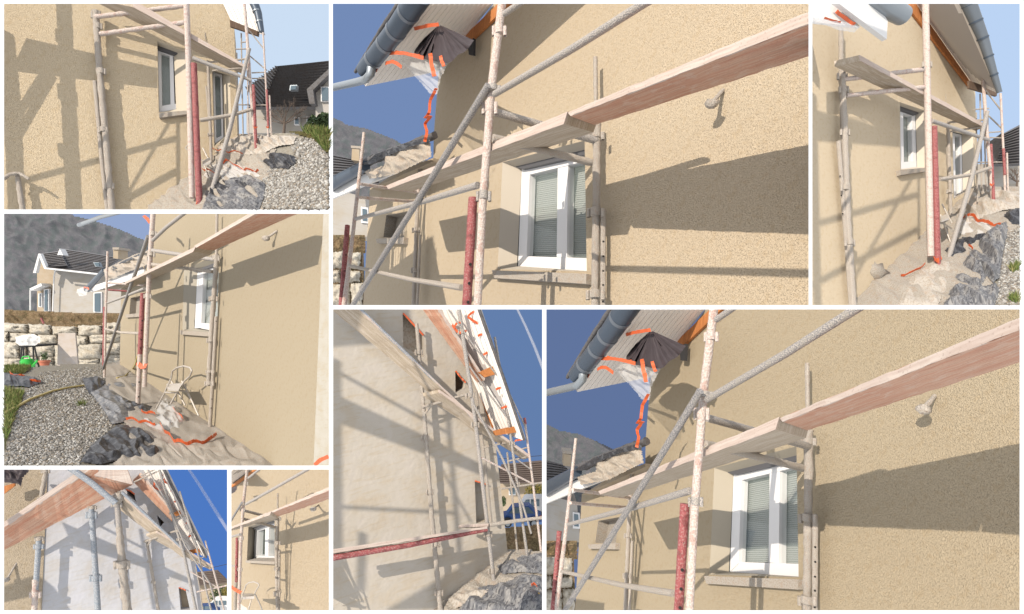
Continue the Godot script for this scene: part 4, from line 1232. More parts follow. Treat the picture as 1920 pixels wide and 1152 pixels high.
# ---------------------------------------------------------------- the same wall, upright picture at the upper right
func tall_wall() -> void:
	open_set([1523.5, 7, 1912.5, 572.5], [1516, 0], 1.9855, 1.7, Vector3(0.45, 0.10, 0.88), [365, 516], 20.0, "upper right view")
	tone = Color(1.20, 1.20, 1.20)
	grain = 0.75
	ground_plane(at(540, 775), at(190, 1105), dz(787, 1136, 15.5))
	sky_board(Color(0.70, 0.79, 0.91), 80.0, "pale blue sky beside the gutter, " + where)
	begin()
	part("wall", zplate([[600, 612], [800, 606], [800, 712], [600, 704]], 38.0, 4.0), mat("render_grey"))
	part("roof", tiled([[720, 500], [800, 458], [800, 616], [680, 620]], 36.5, 40.0, 14, 0.2), mat("tiles"))
	part("roof_hip", tiled([[716, 500], [724, 498], [700, 620], [660, 540]], 36.6, 40.0, 10, 0.2), mat("tiles"))
	thing("neighbour_house", "neighbour's house with dark tiled roof at the right edge, " + where, "house")
	bare_tree(776, 704, 33.0, 90, "leafless twigs of a small tree at the right edge", 1.0)

	ground_patch("ground", [[0, 1150], [120, 1100], [270, 985], [380, 880], [500, 770], [600, 690], [800, 700], [800, 850], [720, 900], [660, 1150]], "sand", "sandy ground dusted with plaster beside the wall", 0.01, 0.06)
	ground_patch("gravel_bed", [[640, 1150], [700, 900], [745, 770], [800, 760], [800, 1150]], "gravel", "gravel strip right of the plastic sheets", 0.0)
	scatter("gravel", [[690, 1146], [715, 1040], [735, 880], [790, 830], [790, 1146]], 3000, 0.05, PEBBLES, "loose pebbles in the lower right corner", "gravel")
	scatter("grass", [[750, 1000], [786, 985], [788, 1010], [756, 1020]], 120, 0.06, BLADES, "green weed tuft in the gravel", "grass", true)
	scatter("grass", [[752, 1112], [786, 1105], [788, 1138], [756, 1136]], 120, 0.06, BLADES, "lowest weed tuft in the gravel", "grass", true)

	begin()
	var wall := Shape.new()
	var hole := [[340, 380], [434, 412], [440, 625], [343, 632]]
	var door := [[536, 488], [614, 506], [619, 694], [541, 742]]
	plate(wall, [[-20, -20], [392, -20], [608, 305], [622, 345], [628, 700], [545, 770], [440, 880], [330, 985], [190, 1105], [120, 1160], [-20, 1160]], func(x, y): return at(x, y, 0.0), -NN * 0.6 * sc, [hole, door])
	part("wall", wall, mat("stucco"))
	opening(hole, [[342, 402], [400, 422], [405, 622], [345, 630]], 0.16,
		[[[342, 406], [353, 410], [356, 628], [345, 630]], [[353, 410], [399, 425], [399, 436], [353, 424]], [[354, 604], [404, 598], [404, 622], [355, 629]], [[385, 432], [399, 436], [403, 600], [389, 602]]],
		[[[353, 424], [385, 434], [389, 602], [355, 605]]], [[341, 384], [432, 414], [400, 428], [342, 408]])
	opening(door, [[538, 492], [572, 500], [576, 722], [543, 742]], 0.16,
		[[[538, 494], [545, 496], [550, 738], [543, 742]], [[545, 496], [571, 502], [571, 510], [545, 504]], [[564, 501], [571, 503], [575, 722], [568, 726]], [[549, 726], [575, 712], [575, 724], [549, 740]]],
		[[[545, 504], [564, 509], [568, 716], [549, 728]]], [])
	var sl := Shape.new()
	slab(sl, [[341, 633], [441, 624], [443, 638], [344, 652]], 0.08, -0.14)
	part("sill", sl, mat("sill"))
	var fa := Shape.new()
	slab(fa, [[378, -20], [602, 302], [604, 326], [384, 42]], 0.05, 0.01)
	part("timber_batten", fa, mat("raw_wood"))
	boards([[378, -20, 0.05], [604, 302, 0.05]], [[562, -20, 0.85], [706, 348, 0.85]], 11, "lining")
	var be := Shape.new()
	slab(be, [[600, 300], [704, 338], [702, 358], [600, 328]], 0.46, 0.42)
	part("timber_beam", be, mat("old_beam"))
	var gu := Shape.new()
	tube(gu, [[584, -20, 0.95], [650, 140, 0.95], [712, 345, 0.95]], 52, 18, 0.0, 20)
	var g := part("gutter", gu, mat("grey_zinc"))
	for q in [[600, 18, 50], [625, 80, 45], [650, 142, 39], [672, 210, 33], [692, 278, 27]]:
		var br := Shape.new()
		tube(br, [[q[0] - 1, q[1] - 3, 0.95], [q[0] + 1, q[1] + 3, 0.95]], q[2], q[2], 0.0, 18)
		part("gutter_bracket", br, mat("zinc"), g)
	thing("house", "upright view of the beige wall with window, door and eave, " + where, "house")
	# the porch eave at the upper left
	begin()
	var so := Shape.new()
	slab(so, [[-20, -20], [110, -20], [192, 100], [-20, 78]], 0.85, 0.8)
	part("soffit", so, mat("lining"))
	var fb := Shape.new()
	slab(fb, [[70, -20], [236, -20], [296, 78], [292, 146]], 1.0, 0.92)
	part("fascia", fb, mat("white_paint"))
	var ge := Shape.new()
	tube(ge, [[215, -40, 1.02], [290, 22, 1.02], [352, 58, 1.02]], 96, 70, 0.0, 24)
	part("gutter_end", ge, mat("bright_zinc"))
	thing("porch_eave", "white fascia and zinc gutter end at the top left corner, " + where, "eave")
	var cv := Shape.new()
	crumpled(cv, [[-10, 60], [60, 70], [130, 82], [190, 100], [170, 122], [110, 112], [60, 92], [-10, 86]], func(x, y): return at(x, y, 0.9), NN, 0.1, 0.5, 0.0, 3.0)
	one("soffit_cover", cv, film(0.55), "taped plastic along the porch soffit, " + where, "plastic sheet")
	strip_of_tape([[104, 42], [135, 66], [172, 92]], 0.93, 16, "broad orange tape on the porch soffit")
	strip_of_tape([[60, 66], [90, 76], [120, 84]], 0.93, 10, "faint orange tape left of the broad strip")
	pipe_stub([513, 392], 3, [512, 350], 0.02, "small pale peg above the door")

	sheet("grey_plastic_sheet", [[600, 950], [640, 895], [690, 862], [742, 825], [740, 880], [724, 950], [712, 1040], [690, 1060], [640, 1010]], mat("grey_sheet"), 0.34, 0.24, "grey sheet spread toward the gravel")
	sheet("grey_plastic_sheet", [[548, 1040], [575, 985], [606, 944], [640, 960], [664, 1030], [640, 1080], [590, 1070]], mat("grey_sheet"), 0.40, 0.27, "folded grey sheet beside the red jack")
	sheet("black_plastic_bag", [[500, 1150], [530, 1085], [580, 1062], [650, 1074], [700, 1062], [712, 1090], [690, 1150]], mat("grey_sheet"), 0.36, 0.27, "dark crumpled sheet at the lower edge", "plastic bag")
	sheet("black_plastic_bag", [[722, 812], [752, 784], [800, 782], [800, 842], [742, 842]], mat("black_bag"), 0.26, 0.5, "black bag at the right edge", "plastic bag")
	sheet("dark_plastic_bag", [[508, 940], [545, 900], [600, 882], [670, 868], [650, 900], [590, 940], [530, 965]], mat("black_bag"), 0.2, 0.5, "dark bag behind the brace foot", "plastic bag")
	sheet("dusty_sheet", [[545, 775], [600, 725], [700, 712], [800, 722], [800, 780], [720, 790], [620, 830], [560, 860]], mat("dusty_sheet"), 0.12, 0.4, "dusty sheet from the door to the far jacks")
	sheet("clear_plastic_sheet", [[545, 850], [580, 820], [650, 835], [718, 850], [722, 878], [640, 880], [570, 880]], film(0.5), 0.2, 0.5, "clear plastic wound with tape behind the brace")
	sheet("dusty_sheet", [[330, 1150], [400, 1010], [470, 960], [540, 980], [520, 1060], [480, 1150]], mat("dusty_sheet"), 0.07, 0.35, "flat dusty sheet below the red jack")
	ground_tape([[345, 1040], [385, 1035], [415, 1020], [436, 1000]], 12, "torn orange tape on the sand")
	ground_tape([[570, 828], [610, 822], [645, 842], [680, 850], [714, 858]], 14, "orange tape behind the brace")
	ground_tape([[596, 935], [606, 940], [612, 946]], 10, "orange scrap on the grey sheet")
	begin()
	var lump := Shape.new()
	ball(lump, gnd(234, 1032, 0.08), Vector3(0.42, 0.36, 0.36), 0.6, 9, 14)
	part("lump", lump, mat("sand"))
	thing("plaster_heap", "lump of dried plaster at the wall foot, " + where, "plaster heap")

	begin()
	part("standard", rod([[124, 262, 0.13], [134, 500, 0.13], [146, 800, 0.13], [168, 1150, 0.13]], 28, 28, 0.24, 14), mat("crust"))
	part("spigot", rod([[121, 92, 0.13], [122, 262, 0.13]], 20, 20, 0.2), mat("crust"))
	part("standard", rod([[436, -10, 0.62], [446, 470, 0.62], [456, 955, 0.62]], 27, 26, 0.04, 14), mat("pink"))
	part("transom", rod([[128, 296, 0.15], [436, 258, 0.6]], 20, 20, 0.16), mat("pink"))
	part("transom", rod([[140, 356, 0.15], [436, 324, 0.6]], 19, 19, 0.16), mat("pink"))
	for q in [[126, 282, 34, 30, 0.14], [132, 332, 32, 30, 0.14], [136, 490, 32, 28, 0.14], [138, 698, 32, 28, 0.14], [154, 902, 34, 30, 0.14], [442, 238, 32, 24, 0.62]]:
		clamp_on(q[0], q[1], q[2], q[3], q[4], "crust")
	var jk := part("base_jack", rod([[112, 526, 0.10], [138, 860, 0.10], [160, 1150, 0.10]], 19, 19, 0.06), mat("crust"))
	holes([[118, 656], [123, 728], [128, 796], [152, 1010], [158, 1070]], 0.10, 2.8, jk)
	jk = part("base_jack", rod([[468, 472, 0.64], [476, 800, 0.64], [484, 1150, 0.64]], 25, 28, 0.06, 14), mat("red"))
	holes([[472, 622], [473, 656], [474, 692], [475, 740], [481, 1080], [482, 1110]], 0.64, 3.5, jk)
	clamp_on(478, 1036, 40, 26, 0.65, "pink")
	thing("scaffold_section", "near scaffold frame holding the plank end, " + where, "scaffold frame", "scaffold frames")
	begin()
	part("standard", rod([[520, 458, 0.13], [531, 812, 0.13]], 13, 13, 0.2), mat("crust"))
	part("standard", rod([[646, 230, 0.6], [664, 480, 0.6], [694, 832, 0.6]], 13, 13, 0.1), mat("pink"))
	part("transom", rod([[518, 456, 0.15], [664, 446, 0.58]], 9, 9), mat("crust"))
	part("transom", rod([[530, 490, 0.15], [660, 470, 0.58]], 8, 8), mat("crust"))
	clamp_on(526, 712, 20, 18, 0.14, "crust")
	part("base_jack", rod([[517, 540, 0.10], [528, 752, 0.10]], 10, 10), mat("crust"))
	jk = part("base_jack", rod([[679, 538, 0.62], [694, 826, 0.62]], 13, 14), mat("red"))
	thing("scaffold_section", "second scaffold frame in front of the door, " + where, "scaffold frame", "scaffold frames")
	begin()
	part("standard", rod([[716, 348, 0.64], [726, 550, 0.64], [734, 746, 0.64]], 9, 9), mat("pink"))
	part("base_jack", rod([[727, 554, 0.65], [732, 652, 0.65]], 11, 11), mat("red"))
	part("base_jack", rod([[740, 570, 0.6], [744, 716, 0.6]], 7, 7), mat("pink"))
	for q in [[640, 350, 646, 712], [654, 380, 662, 712], [625, 420, 630, 752], [668, 420, 672, 700]]:
		part("standard", rod([[q[0], q[1], 0.4], [q[2], q[3], 0.4]], 6, 6), mat("crust"))
	for q in [[616, 408, 672, 404], [660, 336, 720, 414], [670, 430, 722, 480], [668, 494, 720, 490], [668, 512, 722, 514], [620, 605, 724, 604]]:
		part("transom", rod([[q[0], q[1], 0.5], [q[2], q[3], 0.6]], 6, 6), mat("crust"))
	thing("scaffold_section", "far cluster of thin poles under the eave end, " + where, "scaffold frame", "scaffold frames")
	rails([
		[[[460, 450, 0.66], [672, 522, 0.66]], 18, 15, "steel", "upper guard rail left of the sky"],
		[[[488, 668, 0.66], [600, 652, 0.66], [678, 624, 0.66]], 18, 15, "crust", "lower guard rail above the bags"]], "guard_rail", "scaffold rail", "scaffold guard rails")
	rails([[[[667, 416, 0.68], [600, 690, 0.68], [498, 1048, 0.68]], 16, 22, "steel", "whitish diagonal brace in front of the door"]], "diagonal_brace", "scaffold brace", "scaffold braces")
	plank([188, 205, 652, 460], [192, 226, 652, 474], [99, 248, 622, 488], 0.56, 0.26, "board", "pale plank with its sawn end toward the viewer")
	strip_of_tape([[470, 962], [482, 972], [496, 956]], 0.68, 20, "orange tape round the red jack")
	strip_of_tape([[676, 684], [684, 690], [692, 684]], 0.66, 9, "orange tape round the second jack")
	step_stool([], [[[492, 800, 0.35], [530, 904, 0.5]], [[498, 760, 0.3], [534, 830, 0.4]]], [[492, 806], [520, 796], [524, 812], [496, 822]], 0.4, 6, "white step stool behind the red jack")

	shadow_casters(4.2, [[18, 350, 34, 1140, 22], [40, 832, 412, 724, 15], [10, 1064, 412, 852, 15], [170, 1036, 392, 652, 8], [411, 640, 412, 895, 8]],
		[[[-20, 398], [345, 492], [345, 549], [-20, 522]]])

func step_stool(handle: Array, legs: Array, seat: Array, n: float, w: float, label: String) -> void:
	begin()
	if handle.size():
		var h := []
		for q in handle: h.append([q[0], q[1], n])
		part("handle", rod(h, w, w, 0.0, 8), mat("stool_metal"))
	for l in legs: part("leg", rod(l, w, w, 0.0, 8), mat("stool_metal"))
	var s := Shape.new()
	var a := []; var b := []
	for k in 4:
		var p := at(seat[k][0], seat[k][1], n + (0.0 if k < 2 else 0.25))
		a.append(p); b.append(p - Vector3(0, 0.03 * sc, 0))
	loft(s, a, b)
	part("seat", s, mat("stool_metal"))
	thing("step_stool", "%s, %s" % [label, where], "step stool", "step stools")

# ---------------------------------------------------------------- garden view with boulder wall, neighbour's house and mountain
func garden() -> void:
	open_set([7, 401, 616.5, 873.5], [0, 396], 2.3806, 1.7, Vector3(-0.735, 0.045, 0.677), [893, 343], 26.0, "garden view")
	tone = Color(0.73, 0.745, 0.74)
	grain = 0.8
	var ba := at(535, 690); var bb := at(1210, 1136)
	ground_plane(ba, bb, ba + NN * 10.0)
	sky_board(Color(0.56, 0.63, 0.77), 420.0, "wedge of blue-grey sky above the mountain, " + where)
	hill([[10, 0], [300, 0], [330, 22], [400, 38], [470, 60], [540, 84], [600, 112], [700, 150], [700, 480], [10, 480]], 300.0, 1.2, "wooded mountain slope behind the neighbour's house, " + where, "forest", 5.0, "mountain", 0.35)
	# neighbour's house
	begin()
	var hw := part("wall", zplate([[238, 262], [545, 282], [545, 470], [238, 452]], 78.0, 6.0), mat("render_grey"))
	part("gable_wall", zplate([[164, 262], [188, 214], [238, 258], [240, 452], [164, 448]], 78.4, 6.0), mat("beige"))
	part("roof", tiled([[266, 165], [540, 208], [436, 280], [203, 254]], 76.0, 84.0, 13, 0.25), mat("grey_tiles"))
	part("roof", tiled([[172, 190], [266, 178], [300, 245], [203, 252]], 76.2, 82.0, 9, 0.25), mat("grey_tiles"))
	part("barge_board", zplate([[146, 276], [170, 190], [178, 190], [206, 256], [196, 258], [174, 206], [158, 276]], 75.6, 0.5), mat("white_paint"))
	part("dormer_gable", zplate([[254, 196], [265, 168], [280, 197]], 76.5, 1.0), mat("white_paint"))
	part("chimney", zplate([[504, 172], [526, 172], [526, 214], [504, 210]], 79.0, 2.0), mat("beige"))
	part("chimney_cap", zplate([[501, 162], [529, 162], [529, 172], [501, 172]], 78.8, 2.4), mat("sill"))
	for q in [[416, 364, 452, 454], [194, 350, 216, 450], [170, 368, 184, 430]]:
		var f := part("window", zplate([[q[0], q[1]], [q[2], q[1] - 3], [q[2], q[3]], [q[0], q[3] - 2]], 77.8, 0.4), mat("pvc"))
		part("pane", zplate([[q[0] + 4, q[1] + 4], [q[2] - 7, q[1] + 2], [q[2] - 7, q[3] - 4], [q[0] + 4, q[3] - 5]], 77.7, 0.2), mat("car_glass"), f)
	var sk := part("skylight", zplate([[414, 228], [440, 228], [448, 250], [424, 248]], 75.6, 0.4), mat("bright_zinc"))
	part("pane", zplate([[419, 231], [438, 231], [443, 247], [427, 246]], 75.5, 0.3), mat("car_glass"), sk)
	var dn := Shape.new()
	ztube(dn, [[203, 256], [436, 282]], 75.4, 8, 8)
	ztube(dn, [[247, 264], [240, 290], [234, 448]], 77.4, 6, 6)
	part("gutter", dn, mat("white_paint"))
	part("porch_roof", zplate([[130, 346], [182, 322], [186, 334], [134, 356]], 76.8, 3.0), mat("white_paint"))
	var pp := Shape.new()
	ztube(pp, [[134, 352], [134, 445]], 76.6, 6, 6)
	part("porch_post", pp, mat("white_paint"))
	thing("neighbour_house", "neighbour's grey-white house with tiled roof, chimney and porch, " + where, "house")
	# earth bank and boulders
	hill([[10, 440], [200, 448], [360, 456], [545, 458], [545, 516], [440, 514], [350, 522], [230, 520], [10, 506]], 52.0, 0.3, "grassy earth bank above the boulder wall, " + where, "soil", 4.0, "earth_bank")
	var stick := Shape.new()
	ztube(stick, [[182, 478], [194, 502]], 50.5, 9, 9)
	one("red_pipe", stick, mat("red"), "short dark red pipe lying on the earth bank, " + where, "pipe")
	begin()
	for q in [[[10, 502], [123, 508], [122, 542], [10, 538]], [[126, 507], [228, 510], [227, 550], [128, 546]], [[229, 518], [345, 517], [342, 552], [231, 551]], [[346, 513], [456, 511], [455, 556], [350, 557]], [[458, 502], [540, 498], [540, 548], [460, 550]],
		[[10, 541], [34, 542], [34, 580], [10, 579]], [[36, 543], [164, 549], [160, 581], [37, 581]], [[166, 552], [258, 554], [257, 593], [170, 591]], [[260, 553], [336, 553], [336, 596], [260, 594]], [[338, 558], [391, 561], [391, 600], [340, 600]], [[393, 551], [540, 551], [536, 586], [395, 590]],
		[[10, 582], [88, 584], [86, 658], [10, 656]], [[90, 584], [116, 586], [116, 655], [90, 656]], [[118, 597], [243, 599], [241, 650], [119, 647]], [[346, 592], [456, 590], [456, 660], [344, 662]], [[458, 590], [540, 587], [540, 636], [460, 640]],
		[[10, 658], [92, 660], [92, 694], [10, 696]], [[94, 654], [172, 652], [174, 694], [94, 694]], [[175, 651], [237, 655], [237, 696], [178, 696]], [[350, 664], [442, 663], [442, 692], [352, 694]], [[444, 645], [540, 640], [540, 684], [446, 690]], [[240, 598], [342, 600], [344, 690], [240, 692]]]:
		var st := Shape.new()
		stone(st, [[q[0][0] - 3, q[0][1] - 3], [q[1][0] + 3, q[1][1] - 3], [q[2][0] + 3, q[2][1] + 3], [q[3][0] - 3, q[3][1] + 3]], 42.5, 0.34)
		part("boulder", st, mat("rock"))
	part("joint_fill", zplate([[10, 506], [540, 506], [540, 690], [10, 700]], 42.55, 0.6), mat("soil"))
	thing("boulder_wall", "dry retaining wall of large pale boulders in four rows, " + where, "stone wall")
	# ground
	ground_patch("gravel_bed", [[100, 700], [300, 684], [545, 676], [640, 760], [640, 900], [520, 1150], [-20, 1160], [-20, 700]], "gravel", "grey gravel yard in front of the boulders")
	ground_patch("ground", [[470, 690], [545, 672], [680, 755], [910, 920], [1010, 970], [1250, 1126], [1270, 1160], [500, 1160], [560, 960], [470, 800]], "sand", "dusty ground below the scaffold", 0.02, 0.05)
	ground_patch("lawn", [[-10, 694], [140, 690], [140, 706], [105, 728], [-10, 728]], "turf", "strip of lawn at the foot of the boulders", 0.03, 0.06)
	ground_patch("lawn", [[-10, 786], [104, 806], [98, 850], [70, 900], [40, 980], [20, 1080], [-10, 1090]], "turf", "strip of lawn along the left edge", 0.03, 0.06)
	scatter("gravel", [[20, 1146], [24, 1090], [75, 905], [110, 820], [180, 720], [470, 690], [480, 780], [380, 790], [520, 900], [500, 960], [360, 1110], [350, 1146]], 9000, 0.055, PEBBLES, "loose pale pebbles covering the yard", "gravel")
	scatter("grass", [[18, 694], [140, 694], [100, 730], [18, 728]], 900, 0.07, BLADES, "grass at the foot of the boulders", "grass", true)
	scatter("grass", [[18, 792], [104, 812], [70, 900], [36, 990], [18, 1070]], 1500, 0.07, BLADES, "grass along the left edge", "grass", true)
	scatter("grass", [[346, 856], [378, 852], [378, 872], [348, 872]], 60, 0.06, BLADES, "weed tuft in the gravel", "grass", true)

	# the house
	begin()
	var wall := Shape.new()
	var hole := [[820, 262], [977, 190], [968, 548], [814, 530]]
	var niche := [[582, 388], [628, 378], [624, 456], [576, 460]]
	plate(wall, [[684, -20], [668, 190], [640, 300], [540, 340], [533, 692], [890, 940], [985, 985], [1215, 1140], [1404, 1160], [1444, -20]], func(x, y): return at(x, y, 0.0), -NN * 0.5 * sc, [hole, niche])
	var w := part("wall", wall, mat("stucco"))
	opening(hole, [[880, 270], [978, 236], [970, 540], [866, 524]], 0.16,
		[[[880, 272], [908, 262], [896, 522], [868, 524]], [[908, 262], [978, 238], [977, 256], [906, 280]], [[896, 500], [971, 506], [970, 538], [894, 524]]],
		[[[906, 278], [978, 254], [972, 508], [898, 502]]], [[822, 264], [977, 194], [978, 238], [880, 272]])
	var nk := Shape.new()
	for j in 4:
		var i := (j + 1) % 4
		var a := at(niche[j][0], niche[j][1]); var b := at(niche[i][0], niche[i][1])
		face(nk, [a, b, b - NN * 0.2 * sc, a - NN * 0.2 * sc], at(600, 420, -0.1) - a)
	slab(nk, [[570, 372], [636, 368], [630, 464], [570, 468]], -0.2, -0.3)
	part("niche", nk, mat("sand"), w)
	var ns := Shape.new()
	slab(ns, [[558, 462], [624, 456], [622, 472], [560, 476]], 0.08, -0.1)
	part("niche_sill", ns, mat("sill"), w)
	var sl := Shape.new()
	slab(sl, [[800, 532], [932, 542], [928, 560], [804, 551]], 0.08, -0.14)
	part("sill", sl, mat("sill"))
	var cs := Shape.new()
	plate(cs, [[1444, -20], [1500, -20], [1500, 1160], [1398, 1160]], func(x, y): return at(x, y, 0.02), -NN * 0.5 * sc)
	part("corner_strip", cs, mat("plaster"))
	# lower wing roof edge
	var lf := Shape.new()
	slab(lf, [[398, 340], [640, 258], [640, 290], [404, 362]], 0.55, 0.5)
	part("barge_board", lf, mat("white_paint"))
	var ls := Shape.new()
	slab(ls, [[410, 356], [640, 290], [660, 300], [540, 344]], 0.3, 0.2)
	part("lower_soffit", ls, mat("beige"))
	var lg := Shape.new()
	tube(lg, [[388, 350, 0.6], [466, 262, 0.6]], 26, 20, 0.0, 16)
	part("lower_gutter", lg, mat("zinc"))
	var dp := Shape.new()
	tube(dp, [[352, 62, 0.8], [450, 26, 0.8], [530, 6, 0.8]], 18, 18, 0.0, 14)
	part("downpipe", dp, mat("bright_zinc"))
	thing("house", "beige roughcast house side with window and white corner, " + where, "house")
	var dr := Shape.new()
	crumpled(dr, [[466, 262], [520, 236], [600, 196], [664, 176], [660, 240], [600, 262], [530, 290], [480, 310], [470, 290]], func(x, y): return at(x, y, 0.62), NN, 0.2, 0.5, 0.02, 3.0)
	one("draped_sheet", dr, mat("pale_sheet"), "pale crinkled sheet draped over the lower roof, " + where, "plastic sheet")
	var dk := Shape.new()
	crumpled(dk, [[500, 250], [560, 218], [640, 184], [660, 172], [650, 190], [570, 226], [510, 268]], func(x, y): return at(x, y, 0.70), NN, 0.2, 0.6, 0.02, 3.0)
	one("dark_tarpaulin", dk, mat("black_bag"), "dark tarpaulin along the lower roof tiles, " + where, "tarpaulin")
	var gb := Shape.new()
	crumpled(gb, [[342, 350], [380, 338], [396, 352], [388, 376], [356, 382]], func(x, y): return at(x, y, 0.66), NN, 0.15, 0.7, 0.02, 3.0)
	one("clear_plastic_veil", gb, film(0.5), "clear plastic wrapped round the gutter end, " + where, "plastic sheet")
	strip_of_tape([[372, 342], [384, 340], [396, 348]], 0.72, 10, "orange tape at the gutter end")
	strip_of_tape([[640, 20], [656, 34], [668, 52]], 0.9, 16, "orange tape beside the top of the near pole")
	strip_of_tape([[1402, 1136], [1430, 1112], [1466, 1096]], 0.3, 22, "orange tape in the lower right corner")
	pipe_stub([1188, 122], 15, [1238, 88], 0.16, "plaster-clogged pipe stub high on the wall")

	# scaffold
	begin()
	part("standard", rod([[684, -20, 0.95], [664, 300, 0.95], [644, 786, 0.95]], 25, 22, 0.04, 14), mat("pink"))
	part("standard", rod([[968, 192, 0.13], [950, 440, 0.13], [930, 780, 0.13]], 25, 24, 0.24, 14), mat("crust"))
	part("spigot", rod([[968, -10, 0.13], [966, 192, 0.13]], 15, 15, 0.2), mat("crust"))
	part("transom", rod([[680, 176, 0.93], [962, 218, 0.14]], 21, 21, 0.06), mat("steel"))
	part("transom", rod([[680, 238, 0.93], [946, 270, 0.14]], 19, 19, 0.14), mat("crust"))
	for q in [[682, 100, 30, 26, 0.95], [674, 190, 30, 30, 0.95], [658, 378, 30, 24, 0.95], [960, 208, 36, 30, 0.14], [952, 390, 36, 26, 0.14], [942, 576, 36, 24, 0.14], [934, 768, 38, 26, 0.14], [938, 716, 34, 18, 0.14]]:
		clamp_on(q[0], q[1], q[2], q[3], q[4], "crust")
	var jk := part("base_jack", rod([[636, 366, 0.97], [624, 640, 0.97]], 23, 24, 0.05, 14), mat("red"))
	holes([[634, 490], [632, 532], [629, 574], [627, 612]], 0.97, 3.5, jk)
	var jf := part("jack_foot", rod([[624, 640, 0.97], [610, 966, 0.97]], 24, 22, 0.04, 14), mat("pink"))
	holes([[622, 700], [620, 764], [618, 830], [615, 930]], 0.97, 3.5, jf)
	jk = part("base_jack", rod([[965, 470, 0.11], [950, 740, 0.11], [934, 1000, 0.11]], 19, 19, 0.14), mat("crust"))
	holes([[964, 492], [962, 526], [960, 556], [957, 612], [955, 640], [945, 840], [942, 880], [938, 930]], 0.11, 2.6, jk)
	thing("scaffold_section", "near scaffold frame with red and whitish jack, " + where, "scaffold frame", "scaffold frames")
	begin()
	part("standard", rod([[479, 180, 0.95], [470, 500, 0.95], [464, 786, 0.95]], 11, 12, 0.08), mat("pink"))
	part("standard", rod([[642, 216, 0.15], [640, 320, 0.15]], 11, 11, 0.1), mat("crust"))
	part("transom", rod([[482, 320, 0.95], [646, 332, 0.16]], 11, 11, 0.1), mat("pink"))
	part("transom", rod([[482, 352, 0.95], [572, 358, 0.4]], 10, 10, 0.1), mat("red"))
	jk = part("base_jack", rod([[465, 428, 0.98], [461, 690, 0.98]], 13, 13, 0.06), mat("red"))
	thing("scaffold_section", "far reddish scaffold frame before the lower wing, " + where, "scaffold frame", "scaffold frames")
	rails([
		[[[682, 130, 0.97], [740, 74, 0.97], [834, 0, 0.97]], 19, 20, "steel", "handrail rising right from the near pole"],
		[[[644, 346, 0.97], [560, 380, 0.97], [480, 410, 0.97]], 17, 11, "steel", "middle guard rail to the far frame"],
		[[[622, 546, 0.97], [540, 542, 0.97], [470, 526, 0.97]], 15, 10, "crust", "lowest guard rail to the far frame"]], "guard_rail", "scaffold rail", "scaffold guard rails")
	rails([[[[660, 112, 1.0], [560, 400, 1.0], [460, 704, 1.0]], 19, 14, "dark_steel", "grey diagonal brace across the near bay"]], "diagonal_brace", "scaffold brace", "scaffold braces")
	plank([1136, -2, 866, 156], [1150, 8, 876, 164], [1350, 2, 944, 180], 1.15, 0.50, "board_red", "upper plank with reddish underside")
	plank([874, 158, 556, 316], [862, 182, 558, 326], [940, 194, 590, 340], 1.08, 0.55, "board", "lower lapped plank running to the far frame")
	strip_of_tape([[610, 676], [632, 694], [654, 690]], 1.0, 26, "orange tape tied round the whitish jack foot")
	step_stool([[764, 744], [768, 716], [788, 700], [820, 692], [848, 700], [856, 714], [846, 738], [822, 760]], [[[764, 744, 0.5], [730, 820, 0.6], [688, 898, 0.7]], [[822, 760, 0.45], [790, 810, 0.55], [760, 862, 0.65]], [[812, 760, 0.42], [850, 836, 0.3], [886, 914, 0.2]], [[764, 760, 0.42], [800, 820, 0.3], [826, 868, 0.2]], [[736, 810, 0.6], [786, 812, 0.55]], [[836, 806, 0.36], [790, 800, 0.36]]], [[742, 772], [814, 768], [796, 800], [748, 798]], 0.42, 9, "white tubular step stool against the wall")

	# on the ground
	sheet("black_plastic_bag", [[366, 752], [430, 742], [470, 764], [452, 790], [400, 826], [384, 800]], mat("black_bag"), 0.16, 0.5, "black bag heap at the foot of the far pole", "plastic bag")
	sheet("grey_plastic_sheet", [[400, 815], [470, 780], [540, 830], [600, 860], [600, 900], [540, 950], [500, 960], [450, 880]], mat("grey_sheet"), 0.12, 0.35, "grey sheet trailing along the gravel edge")
	sheet("dark_plastic_bag", [[500, 826], [560, 848], [640, 858], [690, 880], [650, 900], [560, 912], [515, 880]], mat("black_bag"), 0.14, 0.5, "dark bag behind the whitish jack foot", "plastic bag")
	sheet("black_plastic_bag", [[356, 1130], [400, 1060], [470, 1000], [520, 962], [580, 962], [640, 984], [700, 1040], [716, 1080], [690, 1110], [560, 1110], [450, 1140]], mat("black_bag"), 0.46, 0.36, "big black crumpled sheet at the front", "plastic bag")
	sheet("dusty_sheet", [[540, 1150], [600, 1080], [720, 1040], [860, 1040], [1090, 1050], [1180, 1150]], mat("dusty_sheet"), 0.035, 0.22, "dusty grey sheet at the lower edge")
	sheet("clear_plastic_sheet", [[696, 870], [740, 836], [790, 880], [830, 930], [800, 980], [720, 990], [640, 960], [640, 930], [700, 920]], film(0.45), 0.26, 0.45, "clear plastic bag under the step stool")
	sheet("dusty_sheet", [[480, 775], [540, 765], [640, 770], [640, 784], [560, 790], [480, 790]], mat("grey_sheet"), 0.06, 0.4, "grey sheet behind the far pole")
	ground_tape([[560, 940], [590, 950], [620, 956], [690, 968]], 16, "orange tape at the jack foot")
	ground_tape([[712, 974], [750, 1020], [790, 1050], [850, 1056], [910, 1048], [946, 1034], [964, 1018]], 20, "long curling orange tape on the dust")
	ground_tape([[628, 912], [660, 916], [690, 926]], 16, "orange tape left of the clear bag")
	ground_tape([[770, 900], [800, 930], [816, 950]], 16, "orange tape on the clear bag")
	var hs := Shape.new()
	var hp := []
